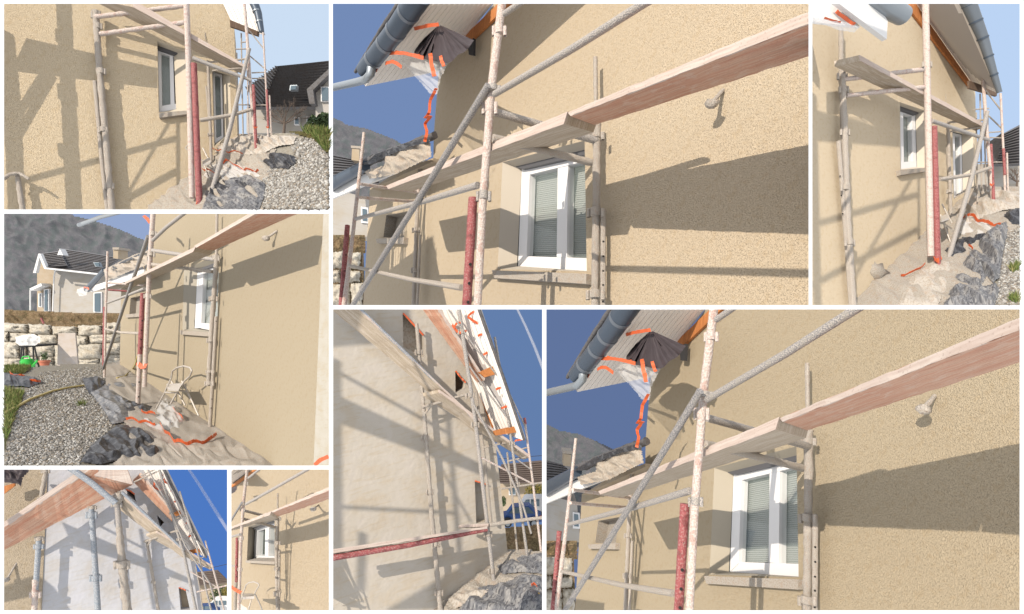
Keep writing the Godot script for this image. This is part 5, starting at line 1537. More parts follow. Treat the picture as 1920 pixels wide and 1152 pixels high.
	for q in [[-10, 930], [40, 902], [130, 850], [230, 812], [300, 796], [372, 786]]: hp.append(gnd(q[0], q[1], 0.05))
	tube3(hs, hp, [0.055, 0.055, 0.055, 0.05, 0.05, 0.05], 8)
	one("garden_hose", hs, mat("hose"), "yellowish hose snaking across the gravel, " + where, "hose")
	var h2 := Shape.new()
	hp = []
	for q in [[520, 752], [556, 744], [590, 712], [606, 680], [612, 650]]: hp.append(gnd(q[0], q[1], 0.05) if q[1] > 700 else at(q[0], q[1], 0.9))
	tube3(h2, hp, [0.05, 0.05, 0.05, 0.05, 0.05], 8)
	one("yellow_hose", h2, mat("hose"), "yellow hose curving up beside the near jack, " + where, "hose")
	begin()
	var fb := zplate([[258, 546], [334, 544], [346, 690], [254, 693]], 40.2, 0.12)
	part("panel", fb, mat("foam_board"))
	thing("leaning_board", "pale board leaning on the boulder wall, " + where, "board")
	begin()
	var tp := Shape.new()
	zslab(tp, [[84, 600], [166, 597], [168, 606], [86, 609]], 38.5, 1.6)
	part("top", tp, mat("dark"))
	for q in [[96, 606, 86, 708, 38.4], [152, 604, 174, 702, 38.4], [104, 606, 100, 690, 39.6], [146, 604, 150, 690, 39.6]]:
		var l := Shape.new()
		ztube(l, [[q[0], q[1]], [q[2], q[3]]], q[4], 7, 6)
		part("leg", l, mat("dark"))
	thing("garden_stool", "dark stool with thin legs before the boulders, " + where, "stool")
	var wb := Shape.new()
	crumpled(wb, [[70, 566], [100, 556], [150, 550], [178, 562], [182, 584], [160, 600], [90, 602], [72, 588]], func(x, y): return dz(x, y, 38.2), Vector3(0, 0.3, 1).normalized(), 0.5, 0.6, 0.02, 3.0)
	one("white_bag", wb, film(0.8), "white plastic bag lying on the dark stool, " + where, "bag")
	begin()
	var cb := Shape.new()
	var c0 := dz(122, 684, 38.0)
	tube3(cb, [c0 + Vector3(0, -0.36, 0), c0 + Vector3(0, 0.1, 0), c0 + Vector3(0, 0.34, 0)], [0.40, 0.40, 0.28], 18)
	part("body", cb, mat("green_plastic"))
	var sp := Shape.new()
	tube3(sp, [c0 + Vector3(0.3, -0.2, 0.1), c0 + Vector3(0.62, 0.1, 0.15), c0 + Vector3(0.78, 0.26, 0.15)], [0.09, 0.06, 0.08], 10)
	part("spout", sp, mat("green_plastic"))
	var hd := Shape.new()
	tube3(hd, [c0 + Vector3(0.2, 0.3, 0), c0 + Vector3(0.05, 0.52, 0), c0 + Vector3(-0.3, 0.48, 0), c0 + Vector3(-0.48, 0.15, 0), c0 + Vector3(-0.4, -0.15, 0)], [0.045, 0.045, 0.045, 0.045, 0.045], 8)
	part("handle", hd, mat("green_plastic"))
	thing("watering_can", "bright green plastic watering can under the dark stool, " + where, "watering can")
	begin()
	var pt := Shape.new()
	var c1 := dz(197, 698, 38.0)
	tube3(pt, [c1, c1 + Vector3(0, 0.34, 0), c1 + Vector3(0, 0.35, 0), c1 + Vector3(0, 0.45, 0)], [0.20, 0.29, 0.33, 0.33], 16)
	var pk := part("pot", pt, mat("terracotta"))
	part("foliage", leaves(c1 + Vector3(0, 0.72, 0), Vector3(0.25, 0.34, 0.25), 160, 0.07), mat("leaf"))
	thing("flower_pot", "small terracotta flower pot with a thin plant, " + where, "flower pot")
	sheet("black_plastic_bag", [[10, 728], [80, 732], [150, 746], [186, 768], [130, 790], [60, 788], [10, 784]], mat("black_bag"), 0.2, 0.5, "dark heap of plastic on the lawn", "plastic bag")
	ground_tape([[40, 738], [75, 750], [110, 752]], 14, "orange tape on the dark heap, left end")
	ground_tape([[130, 772], [160, 776], [178, 770]], 14, "orange tape on the dark heap, right end")

# ---------------------------------------------------------------- tall white gable wall, lower middle
func white_gable() -> void:
	open_set([624.5, 580.5, 1016.5, 1145], [620, 576], 2.0, 1.6, Vector3(0.36, 0.12, 0.92), [360, 568], 11.0, "lower middle view")
	tone = Color(0.80, 0.785, 0.775)
	ground_plane(at(400, 1130), at(662, 925), dz(800, 1136, 9.4))
	sky_board(Color(0.37, 0.475, 0.645), 34.0, "deep blue sky right of the white wall, " + where)
	var tr := Shape.new()
	ztube(tr, [[696, 0], [730, 70], [765, 150], [800, 240]], 33.5, 9, 13, 6)
	one("cloud", tr, film(0.16, 1.0), "thin vapour trail in the blue sky, " + where, "cloud", "", "structure")
	hill([[630, 600], [700, 590], [810, 610], [810, 640], [630, 640]], 24.0, 0.3, "low hill behind the roofs, " + where, "forest", 4.0)
	begin()
	part("wall", zplate([[628, 654], [810, 650], [810, 800], [628, 800]], 20.0, 0.3), mat("beige"))
	part("roof", tiled([[640, 590], [790, 575], [830, 660], [624, 662]], 19.3, 22.0, 10, 0.06), mat("old_tiles"))
	var f := part("window", zplate([[668, 676], [694, 676], [694, 706], [668, 706]], 19.9, 0.1), mat("pvc"))
	part("pane", zplate([[671, 679], [691, 679], [691, 703], [671, 703]], 19.86, 0.05), mat("car_glass"), f)
	thing("neighbour_house", "low house with brown tiled roof behind the cars, " + where, "house")
	begin()
	part("foliage", leaves(dz(768, 706, 17.5), Vector3(0.36, 0.36, 0.3), 1800, 0.03), mat("gold_leaf"))
	part("foliage", leaves(dz(780, 712, 17.6), Vector3(0.32, 0.34, 0.3), 1500, 0.03), mat("leaf"))
	thing("trimmed_hedge", "rounded yellow-green hedge behind the white van, " + where, "hedge")
	begin()
	part("foliage", leaves(dz(648, 728, 17.5), Vector3(0.08, 0.14, 0.2), 500, 0.025), mat("leaf"))
	thing("green_bush", "small dark green bush at the house corner, " + where, "bush")
	car(690, 830, 800, 84, 16.0, "white_paint", "white van parked behind the blue car", true, "parked_van")
	car(634, 792, 822, 76, 15.0, "car_blue", "dark blue car parked beyond the scaffold", false, "parked_car")
	hill([[646, 828], [700, 824], [810, 812], [810, 940], [646, 940]], 13.6, 0.22, "brown earth bank in front of the cars, " + where, "soil", 4.0, "earth_bank", 1.4)
	var wr := Shape.new()
	ztube(wr, [[630, 570], [810, 556]], 22.0, 2.0, 2.0, 5)
	one("overhead_wire", wr, mat("dark"), "thin overhead wire crossing the sky, " + where, "wire")
	ground_patch("ground", [[280, 1160], [350, 1124], [490, 1010], [620, 910], [810, 915], [810, 1160]], "sand", "pale dusty ground with debris along the white wall", 0.0, 0.05)
	sheet("grey_plastic_sheet", [[480, 1150], [560, 1060], [660, 1040], [730, 1010], [800, 1020], [800, 1150]], mat("grey_sheet"), 0.08, 0.25, "grey sheet with folds in the lower right corner")
	sheet("grey_plastic_sheet", [[620, 985], [700, 945], [800, 930], [800, 1010], [720, 1004], [650, 1010]], mat("grey_sheet"), 0.05, 0.28, "flat grey sheet below the far poles")
	sheet("dusty_sheet", [[440, 1100], [520, 1050], [600, 1070], [560, 1110], [470, 1140]], mat("dusty_sheet"), 0.05, 0.4, "dusty scrap of sheet at the wall foot")
	var pl := Shape.new()
	loft(pl, [gnd(758, 1118, 0.06), gnd(768, 1120, 0.06), gnd(768, 1120, 0.02), gnd(758, 1118, 0.02)], [gnd(784, 1088, 0.06), gnd(792, 1090, 0.06), gnd(792, 1090, 0.02), gnd(784, 1088, 0.02)])
	one("wooden_batten", pl, mat("yellow"), "short yellow batten lying on the sheet, " + where, "batten")
	ground_tape([[772, 1080], [782, 1076], [792, 1082]], 18, "orange scrap of tape at the right edge")

	begin()
	var wall := Shape.new()
	var h1 := [[270, 20], [350, 106], [352, 190], [272, 150]]
	var h2 := [[467, 238], [506, 284], [500, 306], [468, 322]]
	var h3 := [[540, 650], [592, 664], [600, 802], [546, 812]]
	plate(wall, [[-20, -20], [420, -20], [545, 280], [612, 460], [640, 700], [664, 922], [540, 1020], [400, 1134], [370, 1160], [-20, 1160]], func(x, y): return at(x, y, 0.0), -NN * 0.4 * sc, [h1, h2, h3])
	var w := part("wall", wall, mat("plaster"))
	for q in [[h1, "pale_sheet", 0.14], [h2, "old_beam", 0.14], [h3, "render_grey", 0.12]]:
		var rv := Shape.new()
		var c := Vector3.ZERO
		for p in q[0]: c += at(p[0], p[1], -0.1) / 4.0
		var back := []
		for j in 4:
			var i := (j + 1) % 4
			var a := at(q[0][j][0], q[0][j][1]); var b := at(q[0][i][0], q[0][i][1])
			face(rv, [a, b, b - NN * q[2] * sc, a - NN * q[2] * sc], c - a)
			back.append(a - NN * q[2] * 0.98 * sc)
		var wi := part("window", rv, mat("plaster"))
		var bk := Shape.new()
		face(bk, back, NN)
		part("covered_pane", bk, mat(q[1]), wi)
	boards([[404, -20, 0.02], [614, 462, 0.02]], [[545, -20, 0.42], [722, 500, 0.42]], 8, "lining")
	for q in [[[556, 246], [610, 222], [626, 250], [578, 264]], [[610, 466], [700, 446], [702, 470], [620, 482]]]:
		var b := Shape.new()
		slab(b, q, 0.36, 0.30)
		part("purlin", b, mat("raw_wood"))
	var te := Shape.new()
	tube(te, [[546, -20, 0.46], [650, 270, 0.46], [726, 500, 0.46]], 14, 10, 0.1, 8)
	part("tile_edge", te, mat("tiles"))
	var tw := Shape.new()
	slab(tw, [[536, 268], [548, 268], [614, 440], [608, 456]], 0.03, 0.0)
	part("timber_batten", tw, mat("raw_wood"))
	thing("house", "smooth white plastered gable wall with small openings under a lined eave, " + where, "house")
	var i := 0
	for q in [[[[455, 66], [480, 96], [510, 90]], 12], [[[462, 80], [472, 62], [490, 58]], 10], [[[513, 34], [545, 14], [556, 30]], 11], [[[514, 36], [540, 56], [566, 66]], 12], [[[553, 108], [566, 102], [579, 97]], 11], [[[573, 180], [588, 170], [604, 161]], 11], [[[620, 309], [634, 303], [649, 298]], 10], [[[636, 383], [648, 377], [660, 372]], 10], [[[690, 502], [704, 499], [718, 498]], 8], [[[272, 24], [310, 64], [348, 106]], 8], [[[468, 240], [486, 262], [506, 284]], 7], [[[540, 652], [566, 660], [592, 668]], 6]]:
		var names := ["broad orange tape mark left of the arrow", "short orange tape crossing the broad mark", "upper stroke of the orange tape arrow", "lower stroke of the orange tape arrow", "first orange tape strip below the arrow", "orange tape strip above the upper purlin", "orange tape strip below the upper purlin", "orange tape strip between the two purlins", "orange tape strip at the eave tip", "orange tape along the top of the covered window", "orange tape along the small slanted opening", "orange tape along the top of the tall niche"]
		strip_of_tape(q[0], 0.36 if i < 9 else 0.03, q[1], names[i])
		i += 1

	begin()
	part("standard", rod([[322, 62, 0.12], [350, 400, 0.12], [380, 800, 0.12], [412, 1140, 0.12]], 16, 22, 0.26, 14), mat("crust"))
	part("standard", rod([[478, -10, 0.34], [540, 410, 0.34], [626, 1145, 0.34]], 18, 18, 0.06, 14), mat("steel"))
	part("transom", rod([[342, 376, 0.14], [524, 324, 0.32]], 13, 12, 0.12), mat("crust"))
	part("bracket", rod([[352, 402, 0.13], [380, 366, 0.2]], 10, 10, 0.1), mat("crust"))
	for q in [[330, 168, 26, 26, 0.13], [354, 490, 26, 24, 0.13], [372, 692, 26, 24, 0.13], [394, 888, 28, 26, 0.13], [406, 1070, 28, 26, 0.13], [492, 92, 28, 24, 0.34], [522, 330, 30, 26, 0.34], [542, 440, 28, 24, 0.34], [590, 850, 28, 26, 0.34], [606, 990, 26, 24, 0.34]]:
		clamp_on(q[0], q[1], q[2], q[3], q[4], "crust")
	thing("scaffold_section", "near scaffold frame with plaster-crusted inner pole, " + where, "scaffold frame", "scaffold frames")
	begin()
	part("standard", rod([[545, 312, 0.1], [576, 560, 0.1], [602, 812, 0.1]], 13, 13, 0.16), mat("crust"))
	part("standard", rod([[615, 112, 0.34], [660, 380, 0.34], [746, 995, 0.34]], 11, 13, 0.1), mat("steel"))
	part("transom", rod([[574, 526, 0.12], [682, 504, 0.32]], 9, 9, 0.1), mat("crust"))
	part("transom", rod([[570, 282, 0.12], [640, 262, 0.32]], 8, 8, 0.1), mat("crust"))
	for q in [[650, 330, 16, 14, 0.34], [680, 510, 18, 16, 0.34], [700, 660, 16, 14, 0.34], [722, 800, 16, 14, 0.34]]:
		clamp_on(q[0], q[1], q[2], q[3], q[4], "crust")
	thing("scaffold_section", "middle scaffold frame under the eave, " + where, "scaffold frame", "scaffold frames")
	begin()
	part("standard", rod([[662, 545, 0.1], [682, 720, 0.1], [700, 922, 0.1]], 9, 9, 0.1), mat("crust"))
	part("standard", rod([[727, 420, 0.34], [756, 640, 0.34], [792, 940, 0.34]], 10, 11, 0.1), mat("pink"))
	part("transom", rod([[668, 578, 0.12], [744, 560, 0.32]], 7, 7), mat("crust"))
	part("transom", rod([[690, 540, 0.3], [742, 526, 0.32]], 6, 6), mat("crust"))
	part("spigot", rod([[727, 416, 0.34], [730, 440, 0.34]], 13, 13), mat("red"))
	thing("scaffold_section", "farthest scaffold frame at the end of the wall, " + where, "scaffold frame", "scaffold frames")
	rails([
		[[[-10, 944, 0.40], [290, 894, 0.40], [586, 834, 0.40]], 28, 20, "red", "big red guard rail at the lower left"],
		[[[432, -5, 0.36], [540, 150, 0.36], [646, 284, 0.36]], 8, 8, "steel", "thin upper handrail under the soffit"],
		[[[520, 222, 0.36], [590, 320, 0.36], [664, 418, 0.36]], 8, 8, "steel", "thin handrail below the upper plank"],
		[[[556, 20, 0.36], [640, 260, 0.36], [730, 450, 0.36]], 6, 6, "steel", "thin dark rail along the roof edge"],
		[[[566, 566, 0.36], [660, 614, 0.36], [762, 666, 0.36]], 9, 8, "pink", "reddish rail sloping right"],
		[[[640, 682, 0.36], [800, 658, 0.36]], 8, 8, "crust", "thin pale rail in front of the hedge"],
		[[[594, 818, 0.38], [700, 802, 0.38], [800, 790, 0.38]], 18, 14, "crust", "pale guard rail in front of the cars"]], "guard_rail", "scaffold rail", "scaffold guard rails")
	rails([
		[[[536, 366, 0.38], [640, 560, 0.38], [720, 740, 0.38], [752, 850, 0.38]], 11, 9, "steel", "grey diagonal brace from the near pole"],
		[[[696, 570, 0.38], [752, 610, 0.38]], 6, 6, "steel", "short thin brace by the far frame"]], "diagonal_brace", "scaffold brace", "scaffold braces")
	plank([82, -10, 545, 420], [100, -2, 548, 436], [0, 0, 538, 470], 0.33, 0.14, "board", "long grey plank seen from below")
	rails([[[[92, -8, 0.32], [300, 190, 0.32], [540, 424, 0.32]], 16, 10, "blue", "grey steel edge tube along the long plank"]], "edge_tube", "scaffold tube", "scaffold guard rails")
	plank([404, 310, 746, 556], [408, 322, 744, 566], [346, 334, 722, 572], 0.33, 0.14, "board", "lower lapped plank running on to the right")
	plank([398, -10, 578, 268], [394, 0, 574, 276], [338, 0, 548, 284], 0.32, 0.14, "board_red", "orange-brown plank under the eave")
	plank([-10, 912, 584, 824], [-10, 928, 584, 832], [-10, 932, 560, 836], 0.42, 0.36, "board", "plaster-crusted toe board above the red rail")
	plank([480, 818, 592, 812], [480, 828, 592, 824], [480, 830, 592, 828], 0.40, 0.2, "board", "short board end behind the red rail")
	shadow_casters(4.4, [[26, 244, 436, 470, 14], [30, 750, 468, 773, 13], [20, 200, 26, 1010, 24], [430, 300, 488, 975, 14], [395, 570, 525, 806, 8], [120, 850, 112, 1060, 22]],
		[[[24, 330], [340, 476], [340, 548], [24, 434]], [[338, 475], [650, 632], [660, 668], [338, 547]], [[200, 1140], [655, 876], [662, 922], [400, 1134]], [[-10, -10], [300, -10], [300, 128], [-10, 152]]])

# ---------------------------------------------------------------- steep look up at the plank, lower left corner
func plank_above() -> void:
	open_set([7, 881, 425.5, 1145], [0, 876], 4.1744, 0.9, Vector3(0.36, 0.14, 0.92), [835, 560], 8.0, "lower left view")
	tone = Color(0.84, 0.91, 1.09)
	grain = 0.8
	sky_board(Color(0.29, 0.455, 0.73), 26.0, "strong blue sky at the right of the roof, " + where)
	var tr := Shape.new()
	ztube(tr, [[1478, 20], [1570, 160], [1670, 320], [1790, 510]], 25.5, 18, 24, 6)
	one("cloud", tr, film(0.16, 1.0), "vapour trail slanting across the strong blue sky, " + where, "cloud", "", "structure")
	begin()
	part("wall", zplate([[1500, 935], [1800, 905], [1800, 1130], [1500, 1130]], 14.0, 0.1), mat("beige"))
	part("roof", tiled([[1500, 826], [1700, 806], [1800, 905], [1470, 938]], 13.7, 14.3, 8, 0.03), mat("old_tiles"))
	thing("neighbour_house", "neighbour's house with brown hipped roof at the lower right, " + where, "house")
	begin()
	part("foliage", leaves(dz(1720, 1010, 12.5), Vector3(0.24, 0.22, 0.2), 1800, 0.018), mat("leaf"))
	part("foliage", leaves(dz(1775, 990, 12.45), Vector3(0.10, 0.20, 0.15), 800, 0.018), mat("gold_leaf"))
	thing("trimmed_hedge", "dark green hedge with golden edge above the van, " + where, "hedge")
	car(1590, 1860, 1150, 110, 11.5, "white_paint", "white van at the lower right edge", true, "parked_van")
	car(1500, 1700, 1170, 84, 11.2, "car_blue", "top of a blue car beside the white van", false, "parked_car")
	var wr := Shape.new()
	ztube(wr, [[1670, 786], [1800, 756]], 16.0, 4, 4, 5)
	one("overhead_wire", wr, mat("dark"), "thin overhead wire at the right edge, " + where, "wire")

	begin()
	var white := Shape.new()
	var h1 := [[984, 176], [1050, 212], [1062, 272], [1000, 222]]
	var h2 := [[1226, 378], [1282, 434], [1252, 468], [1240, 440]]
	var h3 := [[1396, 944], [1452, 966], [1486, 1120], [1412, 1120]]
	plate(white, [[372, -30], [1120, -30], [1180, 140], [1350, 420], [1474, 650], [1520, 900], [1560, 1180], [318, 1180], [340, 700]], func(x, y): return at(x, y, 0.0), -NN * 0.4 * sc, [h1, h2, h3])
	part("wall", white, mat("plaster"))
	for q in [[h1, "old_beam"], [h2, "old_beam"], [h3, "beige"]]:
		var rv := Shape.new()
		var c := Vector3.ZERO
		for p in q[0]: c += at(p[0], p[1], -0.1) / 4.0
		var back := []
		for j in 4:
			var i := (j + 1) % 4
			var a := at(q[0][j][0], q[0][j][1]); var b := at(q[0][i][0], q[0][i][1])
			face(rv, [a, b, b - NN * 0.14 * sc, a - NN * 0.14 * sc], c - a)
			back.append(a - NN * 0.137 * sc)
		var wi := part("window", rv, mat("plaster"))
		var bk := Shape.new()
		face(bk, back, NN)
		part("covered_pane", bk, mat(q[1]), wi)
	var white_tone := tone
	tone = Color(0.80, 0.80, 0.82)
	var rough := Shape.new()
	plate(rough, [[-30, -30], [372, -30], [340, 700], [318, 1180], [-30, 1180]], func(x, y): return at(x, y, 0.012), -NN * 0.4 * sc)
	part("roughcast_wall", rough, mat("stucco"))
	tone = white_tone
	boards([[1090, -30, 0.02], [1478, 650, 0.02]], [[1250, -30, 0.36], [1606, 706, 0.36]], 7, "lining")
	for q in [[[1352, 362], [1416, 334], [1432, 366], [1376, 388]], [[1476, 658], [1570, 638], [1582, 664], [1488, 684]]]:
		var b := Shape.new()
		slab(b, q, 0.30, 0.25)
		part("purlin", b, mat("raw_wood"))
	var te := Shape.new()
	tube(te, [[1256, -30, 0.40], [1430, 320, 0.40], [1614, 712, 0.40]], 22, 16, 0.1, 8)
	part("tile_edge", te, mat("tiles"))
	var lw := Shape.new()
	slab(lw, [[-10, 160], [112, 128], [112, 150], [-10, 240]], 0.2, 0.16)
	part("timber_batten", lw, mat("raw_wood"))
	thing("house", "house wall half roughcast and half white plaster under the eave, " + where, "house")
	var bag := Shape.new()
	crumpled(bag, [[-10, -10], [240, -10], [222, 40], [180, 84], [168, 150], [140, 130], [60, 122], [-10, 112]], func(x, y): return at(x, y, 0.3), NN, 0.10, 0.3, 0.02, 6.0)
	one("dark_plastic_cover", bag, mat("purple_bag"), "dark plastic cover in the top left corner, " + where, "plastic cover")
	pipe_stub([50, 882], 20, [128, 750], 0.10, "plaster-clogged pipe stub at the left edge")
	var i := 0
	for q in [[[[1184, 150], [1220, 168], [1256, 184]], 16], [[[1210, 114], [1204, 150], [1194, 186]], 16], [[[1268, 104], [1300, 124], [1332, 140]], 15], [[[1270, 110], [1288, 92], [1306, 82]], 14], [[[1334, 192], [1346, 184], [1356, 174]], 14], [[[1358, 276], [1376, 266], [1394, 254]], 14], [[[1444, 448], [1462, 438], [1480, 428]], 13], [[[1473, 548], [1494, 536], [1516, 522]], 13], [[[1256, 70], [1270, 64], [1286, 60]], 13], [[[984, 176], [1020, 190], [1052, 214]], 12], [[[1398, 946], [1426, 954], [1454, 968]], 9]]:
		var names := ["long stroke of the left tape arrow", "cross stroke of the left tape arrow", "lower stroke of the right tape arrow", "upper stroke of the right tape arrow", "orange tape strip just below the right arrow", "orange tape strip above the upper purlin", "orange tape strip between the purlins", "orange tape strip above the lower purlin", "topmost orange tape strip near the roof edge", "orange tape along the upper slanted opening", "orange tape along the top of the low niche"]
		strip_of_tape(q[0], 0.31 if i < 9 else 0.03, q[1], names[i])
		i += 1

	begin()
	part("standard", rod([[364, -10, 0.22], [340, 130, 0.22], [318, 270, 0.22]], 40, 38, 0.26, 14), mat("crust"))
	part("standard", rod([[302, 560, 0.20], [290, 760, 0.20], [262, 1160, 0.20]], 46, 44, 0.05, 14), mat("blue"))
	clamp_on(354, 30, 60, 40, 0.22, "crust")
	clamp_on(318, 250, 52, 36, 0.22, "crust")
	clamp_on(306, 560, 66, 40, 0.20, "crust")
	clamp_on(300, 620, 70, 46, 0.20, "blue")
	clamp_on(274, 996, 78, 54, 0.20, "pink")
	part("jack_foot", rod([[274, 880, 0.205], [266, 1160, 0.205]], 47, 47, 0.22, 14), mat("pink"))
	thing("scaffold_pole", "leftmost pole crossing behind the big plank, " + where, "scaffold pole", "scaffold poles")
	begin()
	part("standard", rod([[712, 320, 0.24], [734, 640, 0.24], [766, 1160, 0.24]], 46, 50, 0.05, 14), mat("blue"))
	clamp_on(714, 372, 78, 62, 0.24, "blue")
	clamp_on(720, 316, 60, 36, 0.24, "crust")
	clamp_on(746, 866, 84, 62, 0.24, "blue")
	thing("scaffold_pole", "blue-grey pole in the middle with two clamps, " + where, "scaffold pole", "scaffold poles")
	begin()
	part("standard", rod([[914, 270, 0.32], [930, 480, 0.32]], 46, 46, 0.05, 14), mat("steel"))
	part("standard", rod([[930, 470, 0.32], [958, 800, 0.32], [998, 1160, 0.32]], 52, 74, 0.3, 16), mat("crust"))
	clamp_on(952, 760, 108, 78, 0.32, "crust")
	clamp_on(912, 292, 76, 44, 0.32, "steel")
	var hl := Shape.new()
	ball(hl, at(922, 240, 0.34), Vector3.ONE * wide(at(922, 240, 0.34), 88.0), 0.5, 9, 14)
	part("plaster_lump", hl, mat("crust"))
	thing("scaffold_pole", "thick plaster-crusted pole right of the blue-grey one, " + where, "scaffold pole", "scaffold poles")
	begin()
	part("standard", rod([[1144, 570, 0.10], [1190, 840, 0.10], [1242, 1160, 0.10]], 24, 26, 0.24, 12), mat("crust"))
	part("standard", rod([[1236, -10, 0.40], [1340, 350, 0.40], [1440, 690, 0.40], [1540, 1160, 0.40]], 22, 26, 0.1, 12), mat("steel"))
	part("transom", rod([[1128, 586, 0.12], [1260, 540, 0.3], [1394, 494, 0.39]], 20, 18, 0.12), mat("crust"))
	part("bracket", rod([[1152, 616, 0.12], [1184, 572, 0.2]], 14, 14), mat("crust"))
	for q in [[1252, 104, 30, 22, 0.4], [1292, 230, 30, 22, 0.4], [1340, 362, 30, 22, 0.4], [1388, 500, 34, 26, 0.4], [1400, 566, 34, 26, 0.4], [1198, 902, 32, 22, 0.1], [1170, 740, 32, 22, 0.1]]:
		clamp_on(q[0], q[1], q[2], q[3], q[4], "crust")
	thing("scaffold_section", "scaffold frame with bracket before the white wall, " + where, "scaffold frame", "scaffold frames")
	begin()
	part("standard", rod([[1404, 190, 0.42], [1540, 640, 0.42], [1604, 930, 0.42], [1660, 1160, 0.42]], 15, 16, 0.1), mat("steel"))
	part("transom", rod([[1380, 406, 0.2], [1452, 376, 0.41]], 12, 12), mat("crust"))
	part("transom", rod([[1500, 736, 0.2], [1592, 706, 0.41]], 11, 11), mat("crust"))
	part("standard", rod([[1530, 780, 0.1], [1560, 940, 0.1], [1590, 1160, 0.1]], 11, 11), mat("crust"))
	thing("scaffold_section", "thin far frame against the soffit, " + where, "scaffold frame", "scaffold frames")
	begin()
	part("standard", rod([[1604, 578, 0.42], [1680, 850, 0.42], [1762, 1160, 0.42]], 14, 15, 0.1), mat("pink"))
	part("transom", rod([[1560, 790, 0.2], [1656, 760, 0.41]], 9, 9), mat("crust"))
	thing("scaffold_pole", "farthest thin pole against the blue sky, " + where, "scaffold pole", "scaffold poles")
	rails([
		[[[520, -10, 0.46], [720, 130, 0.46], [904, 284, 0.46]], 52, 52, "blue", "thick blue-grey tube above the big plank"],
		[[[950, 196, 0.40], [1180, 410, 0.40], [1440, 652, 0.40]], 26, 18, "blue", "rail along the second plank's edge"],
		[[[1040, 122, 0.38], [1230, 36, 0.38]], 15, 15, "crust", "pale cross tube below the tape arrows"],
		[[[1100, 70, 0.38], [1230, 10, 0.38]], 12, 12, "crust", "pale cross tube at the upper edge"],
		[[[1490, 820, 0.42], [1600, 886, 0.42], [1702, 946, 0.42]], 12, 10, "pink", "reddish rail sloping before the brown roof"],
		[[[1536, 980, 0.42], [1800, 924, 0.42]], 14, 14, "pink", "pale pink rail in front of the hedge"]], "guard_rail", "scaffold rail", "scaffold guard rails")
	rails([
		[[[1150, 10, 0.44], [1300, 270, 0.44], [1450, 620, 0.44], [1640, 910, 0.44], [1710, 1160, 0.44]], 13, 14, "steel", "long thin diagonal brace along the eave"],
		[[[1270, 120, 0.44], [1500, 540, 0.44], [1630, 660, 0.44]], 8, 8, "steel", "thin dark brace next to the roof edge"]], "diagonal_brace", "scaffold brace", "scaffold braces")
	plank([-20, 470, 700, -20], [-20, 512, 756, -10], [-20, 676, 830, 240], 0.44, 0.26, "board_red", "big plank overhead with red scratches underneath")
	plank([756, -10, 980, -20], [700, 60, 1040, 140], [800, 256, 1042, 138], 0.40, 0.26, "board_red", "broad end of the overhead plank at the top")
	plank([966, 232, 1432, 646], [972, 252, 1434, 664], [942, 342, 1446, 726], 0.38, 0.20, "board", "second plank running away to the right")
	plank([1222, 500, 1668, 778], [1226, 516, 1664, 790], [1144, 540, 1640, 806], 0.36, 0.18, "board", "third plank lapped below the second")
	plank([1100, 46, 1352, 346], [1094, 60, 1348, 360], [1036, 112, 1344, 430], 0.34, 0.16, "board_red", "orange-brown plank below the tape arrows")
	shadow_casters(2.6, [[780, 462, 1152, 652, 18], [1220, 862, 1362, 1116, 10], [1100, 490, 1206, 1114, 18]],
		[[[480, 430], [1000, 654], [1000, 748], [566, 620]], [[999, 653], [1530, 894], [1536, 934], [999, 747]], [[300, 846], [420, 940], [560, 1130], [330, 1130]], [[-20, 960], [300, 842], [330, 1000], [-20, 1080]]])

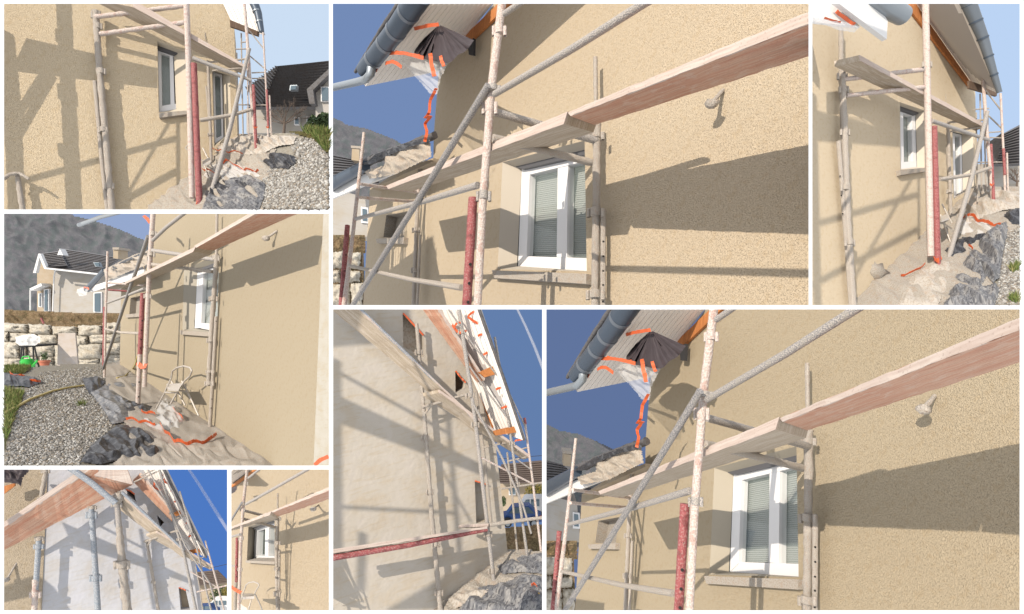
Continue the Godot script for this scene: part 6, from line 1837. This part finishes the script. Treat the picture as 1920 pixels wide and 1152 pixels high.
# ---------------------------------------------------------------- narrow window view, lower edge
func narrow_window() -> void:
	open_set([433.5, 881, 616.5, 1145], [428, 876], 4.175, 0.55, Vector3(-0.80, 0.03, 0.60), [280, 601], 4.5, "narrow lower view")
	tone = Color(0.84, 0.83, 0.82)
	grain = 0.9
	sky_board(Color(0.6, 0.6, 0.6), 20.0, "bright sky hidden behind the wall, " + where)
	begin()
	var wall := Shape.new()
	var hole := [[156, 468], [362, 400], [362, 756], [144, 734]]
	plate(wall, [[-20, -20], [860, -20], [860, 1180], [-20, 1180]], func(x, y): return at(x, y, 0.0), -NN * 0.5 * sc, [hole])
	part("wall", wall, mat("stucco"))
	opening(hole, [[206, 486], [362, 430], [362, 730], [196, 722]], 0.14,
		[[[208, 492], [228, 486], [220, 700], [198, 720]], [[228, 486], [362, 440], [362, 462], [228, 504]], [[220, 694], [362, 700], [362, 728], [198, 720]], [[288, 478], [316, 468], [312, 698], [286, 696]]],
		[[[228, 502], [290, 482], [288, 698], [220, 696]], [[314, 476], [362, 460], [362, 702], [311, 698]]], [[160, 470], [362, 404], [362, 436], [206, 490]])
	var sl := Shape.new()
	slab(sl, [[132, 734], [362, 742], [360, 764], [138, 750]], 0.07, -0.12)
	part("sill", sl, mat("sill"))
	boards([[230, -20, 0.02], [-10, 160, 0.02]], [[100, -60, 0.5], [-30, 100, 0.5]], 6, "lining")
	var fa := Shape.new()
	slab(fa, [[250, -20], [-10, 166], [-10, 184], [276, -20]], 0.05, 0.01)
	part("timber_batten", fa, mat("raw_wood"))
	thing("house", "narrow view of the roughcast wall with white window, " + where, "house")
	var bag := Shape.new()
	crumpled(bag, [[-10, 170], [40, 160], [82, 148], [78, 180], [60, 200], [-10, 222]], func(x, y): return at(x, y, 0.3), NN, 0.10, 0.4, 0.02, 4.0)
	one("dark_plastic_cover", bag, mat("purple_bag"), "dark plastic bag at the upper left edge, " + where, "plastic cover")
	pipe_stub([664, 330], 22, [704, 300], 0.14, "plaster-clogged pipe stub under the plank")
	begin()
	part("standard", rod([[150, -10, 0.62], [118, 280, 0.62], [96, 620, 0.62], [80, 1150, 0.62]], 26, 28, 0.12, 14), mat("pink"))
	part("standard", rod([[386, 390, 0.12], [378, 700, 0.12], [384, 1150, 0.12]], 32, 32, 0.24, 14), mat("crust"))
	part("spigot", rod([[386, 206, 0.12], [386, 390, 0.12]], 15, 15, 0.2), mat("crust"))
	part("transom", rod([[128, 344, 0.6], [388, 410, 0.13]], 24, 24, 0.06), mat("steel"))
	part("transom", rod([[122, 408, 0.6], [372, 474, 0.13]], 24, 24, 0.14), mat("crust"))
	for q in [[136, 128, 34, 34, 0.62], [118, 288, 36, 30, 0.62], [110, 330, 36, 36, 0.62], [98, 556, 36, 34, 0.62], [386, 404, 44, 34, 0.13], [384, 592, 44, 36, 0.13], [380, 796, 40, 30, 0.13], [380, 990, 48, 50, 0.13], [90, 800, 34, 30, 0.62]]:
		clamp_on(q[0], q[1], q[2], q[3], q[4], "crust")
	var jk := part("base_jack", rod([[68, 556, 0.64], [62, 900, 0.64]], 26, 26, 0.05, 14), mat("red"))
	holes([[66, 720], [65, 770], [64, 812], [63, 858]], 0.64, 4.0, jk)
	part("jack_foot", rod([[60, 890, 0.635], [50, 1150, 0.635]], 28, 30, 0.2, 14), mat("crust"))
	jk = part("base_jack", rod([[400, 650, 0.10], [396, 1150, 0.10]], 20, 20, 0.1), mat("crust"))
	holes([[400, 676], [400, 700], [399, 740], [398, 1040], [397, 1080]], 0.10, 3.0, jk)
	thing("scaffold_section", "scaffold frame left and right of the window, " + where, "scaffold frame", "scaffold frames")
	rails([
		[[[140, 290, 0.64], [380, 156, 0.64], [640, 8, 0.64]], 26, 30, "steel", "long handrail rising to the upper right"],
		[[[158, 86, 0.64], [262, 4, 0.64]], 22, 24, "steel", "short upper handrail at the top"],
		[[[92, 528, 0.64], [-10, 556, 0.64]], 22, 20, "steel", "middle guard rail leaving at the left"],
		[[[58, 778, 0.64], [-10, 772, 0.64]], 20, 18, "crust", "lowest guard rail leaving at the left"]], "guard_rail", "scaffold rail", "scaffold guard rails")
	rails([[[[106, 280, 0.66], [-10, 470, 0.66]], 22, 20, "dark_steel", "diagonal brace leaving at the left"]], "diagonal_brace", "scaffold brace", "scaffold braces")
	plank([860, 128, 338, 348], [860, 158, 348, 356], [860, 228, 386, 390], 0.66, 0.34, "board_red", "upper plank with red underside")
	plank([338, 346, -20, 486], [326, 376, -20, 500], [386, 402, -20, 512], 0.64, 0.34, "board", "lower lapped plank leaving at the left")
	strip_of_tape([[20, 938], [60, 966], [96, 984]], 0.66, 26, "broad orange tape on the jack foot")
	step_stool([[130, 950], [136, 926], [160, 906], [200, 900], [234, 914], [240, 930], [222, 958]], [[[130, 950, 0.32], [112, 1000, 0.36], [96, 1060, 0.4]], [[222, 958, 0.3], [180, 1040, 0.34], [146, 1150, 0.4]], [[206, 990, 0.26], [240, 1060, 0.2], [276, 1150, 0.12]]], [[104, 992], [188, 990], [202, 1012], [112, 1018]], 0.3, 11, "white step stool before the wall")
	var pb := Shape.new()
	crumpled(pb, [[60, 1150], [70, 1090], [110, 1070], [160, 1100], [170, 1150]], func(x, y): return at(x, y, 0.42), NN, 0.1, 0.5, 0.02, 4.0)
	one("clear_plastic_bag", pb, film(0.45), "clear plastic bag under the white step stool, " + where, "plastic sheet")

# ---------------------------------------------------------------- building the picture
func _ready() -> void:
	rng.seed = 20240321
	fine.seed = 4; fine.frequency = 0.05; fine.fractal_octaves = 3
	ridge.seed = 9; ridge.frequency = 0.03; ridge.fractal_octaves = 2; ridge.noise_type = FastNoiseLite.TYPE_SIMPLEX

	var cam := Camera3D.new()
	cam.name = "camera"
	cam.fov = rad_to_deg(2.0 * atan(CY / F))
	cam.near = 0.05; cam.far = 2000.0
	add_child(cam)
	cam.current = true

	var env := Environment.new()
	env.background_mode = Environment.BG_SKY
	env.tonemap_mode = Environment.TONE_MAPPER_LINEAR
	env.tonemap_exposure = 1.12
	env.sdfgi_enabled = true; env.ssao_enabled = true; env.ssil_enabled = true
	var sm := ProceduralSkyMaterial.new()      # bright white haze all round
	sm.sky_top_color = Color(0.72, 0.84, 1.0); sm.sky_horizon_color = Color(1, 1, 1)
	sm.ground_horizon_color = Color(1, 1, 1); sm.ground_bottom_color = Color(0.97, 0.96, 0.95)
	sm.sky_curve = 3.0; sm.ground_curve = 3.0
	sm.sky_energy_multiplier = 1.05; sm.ground_energy_multiplier = 1.05
	var sky := Sky.new()
	sky.sky_material = sm
	env.sky = sky
	var we := WorldEnvironment.new()
	we.name = "world_environment"
	we.environment = env
	add_child(we)

	var sun := DirectionalLight3D.new()
	sun.name = "sun"
	sun.light_energy = 1.6
	sun.light_color = Color(1.0, 0.95, 0.88)
	sun.light_angular_distance = 0.3
	sun.shadow_enabled = true
	add_child(sun)
	var down := Vector3((1750.0 - CX) / F, -(1430.0 - CY) / F, -1.0).normalized()
	to_sun = -down
	sun.look_at_from_position(Vector3.ZERO, down, Vector3.UP)

	make_textures()
	window_wall([624, 7, 1516.5, 572.5], [620.0, 0.0], 6.4, Vector3(-0.828, 0.129, 0.545), 40.0, "upper middle view", Color(0.92, 0.915, 0.92), Color(0.43, 0.52, 0.685), 1.0)
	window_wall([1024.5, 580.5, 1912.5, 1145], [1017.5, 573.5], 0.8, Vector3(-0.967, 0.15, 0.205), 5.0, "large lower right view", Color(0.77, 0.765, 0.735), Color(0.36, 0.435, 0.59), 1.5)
	garden()
	long_wall()
	tall_wall()
	white_gable()
	plank_above()
	narrow_window()
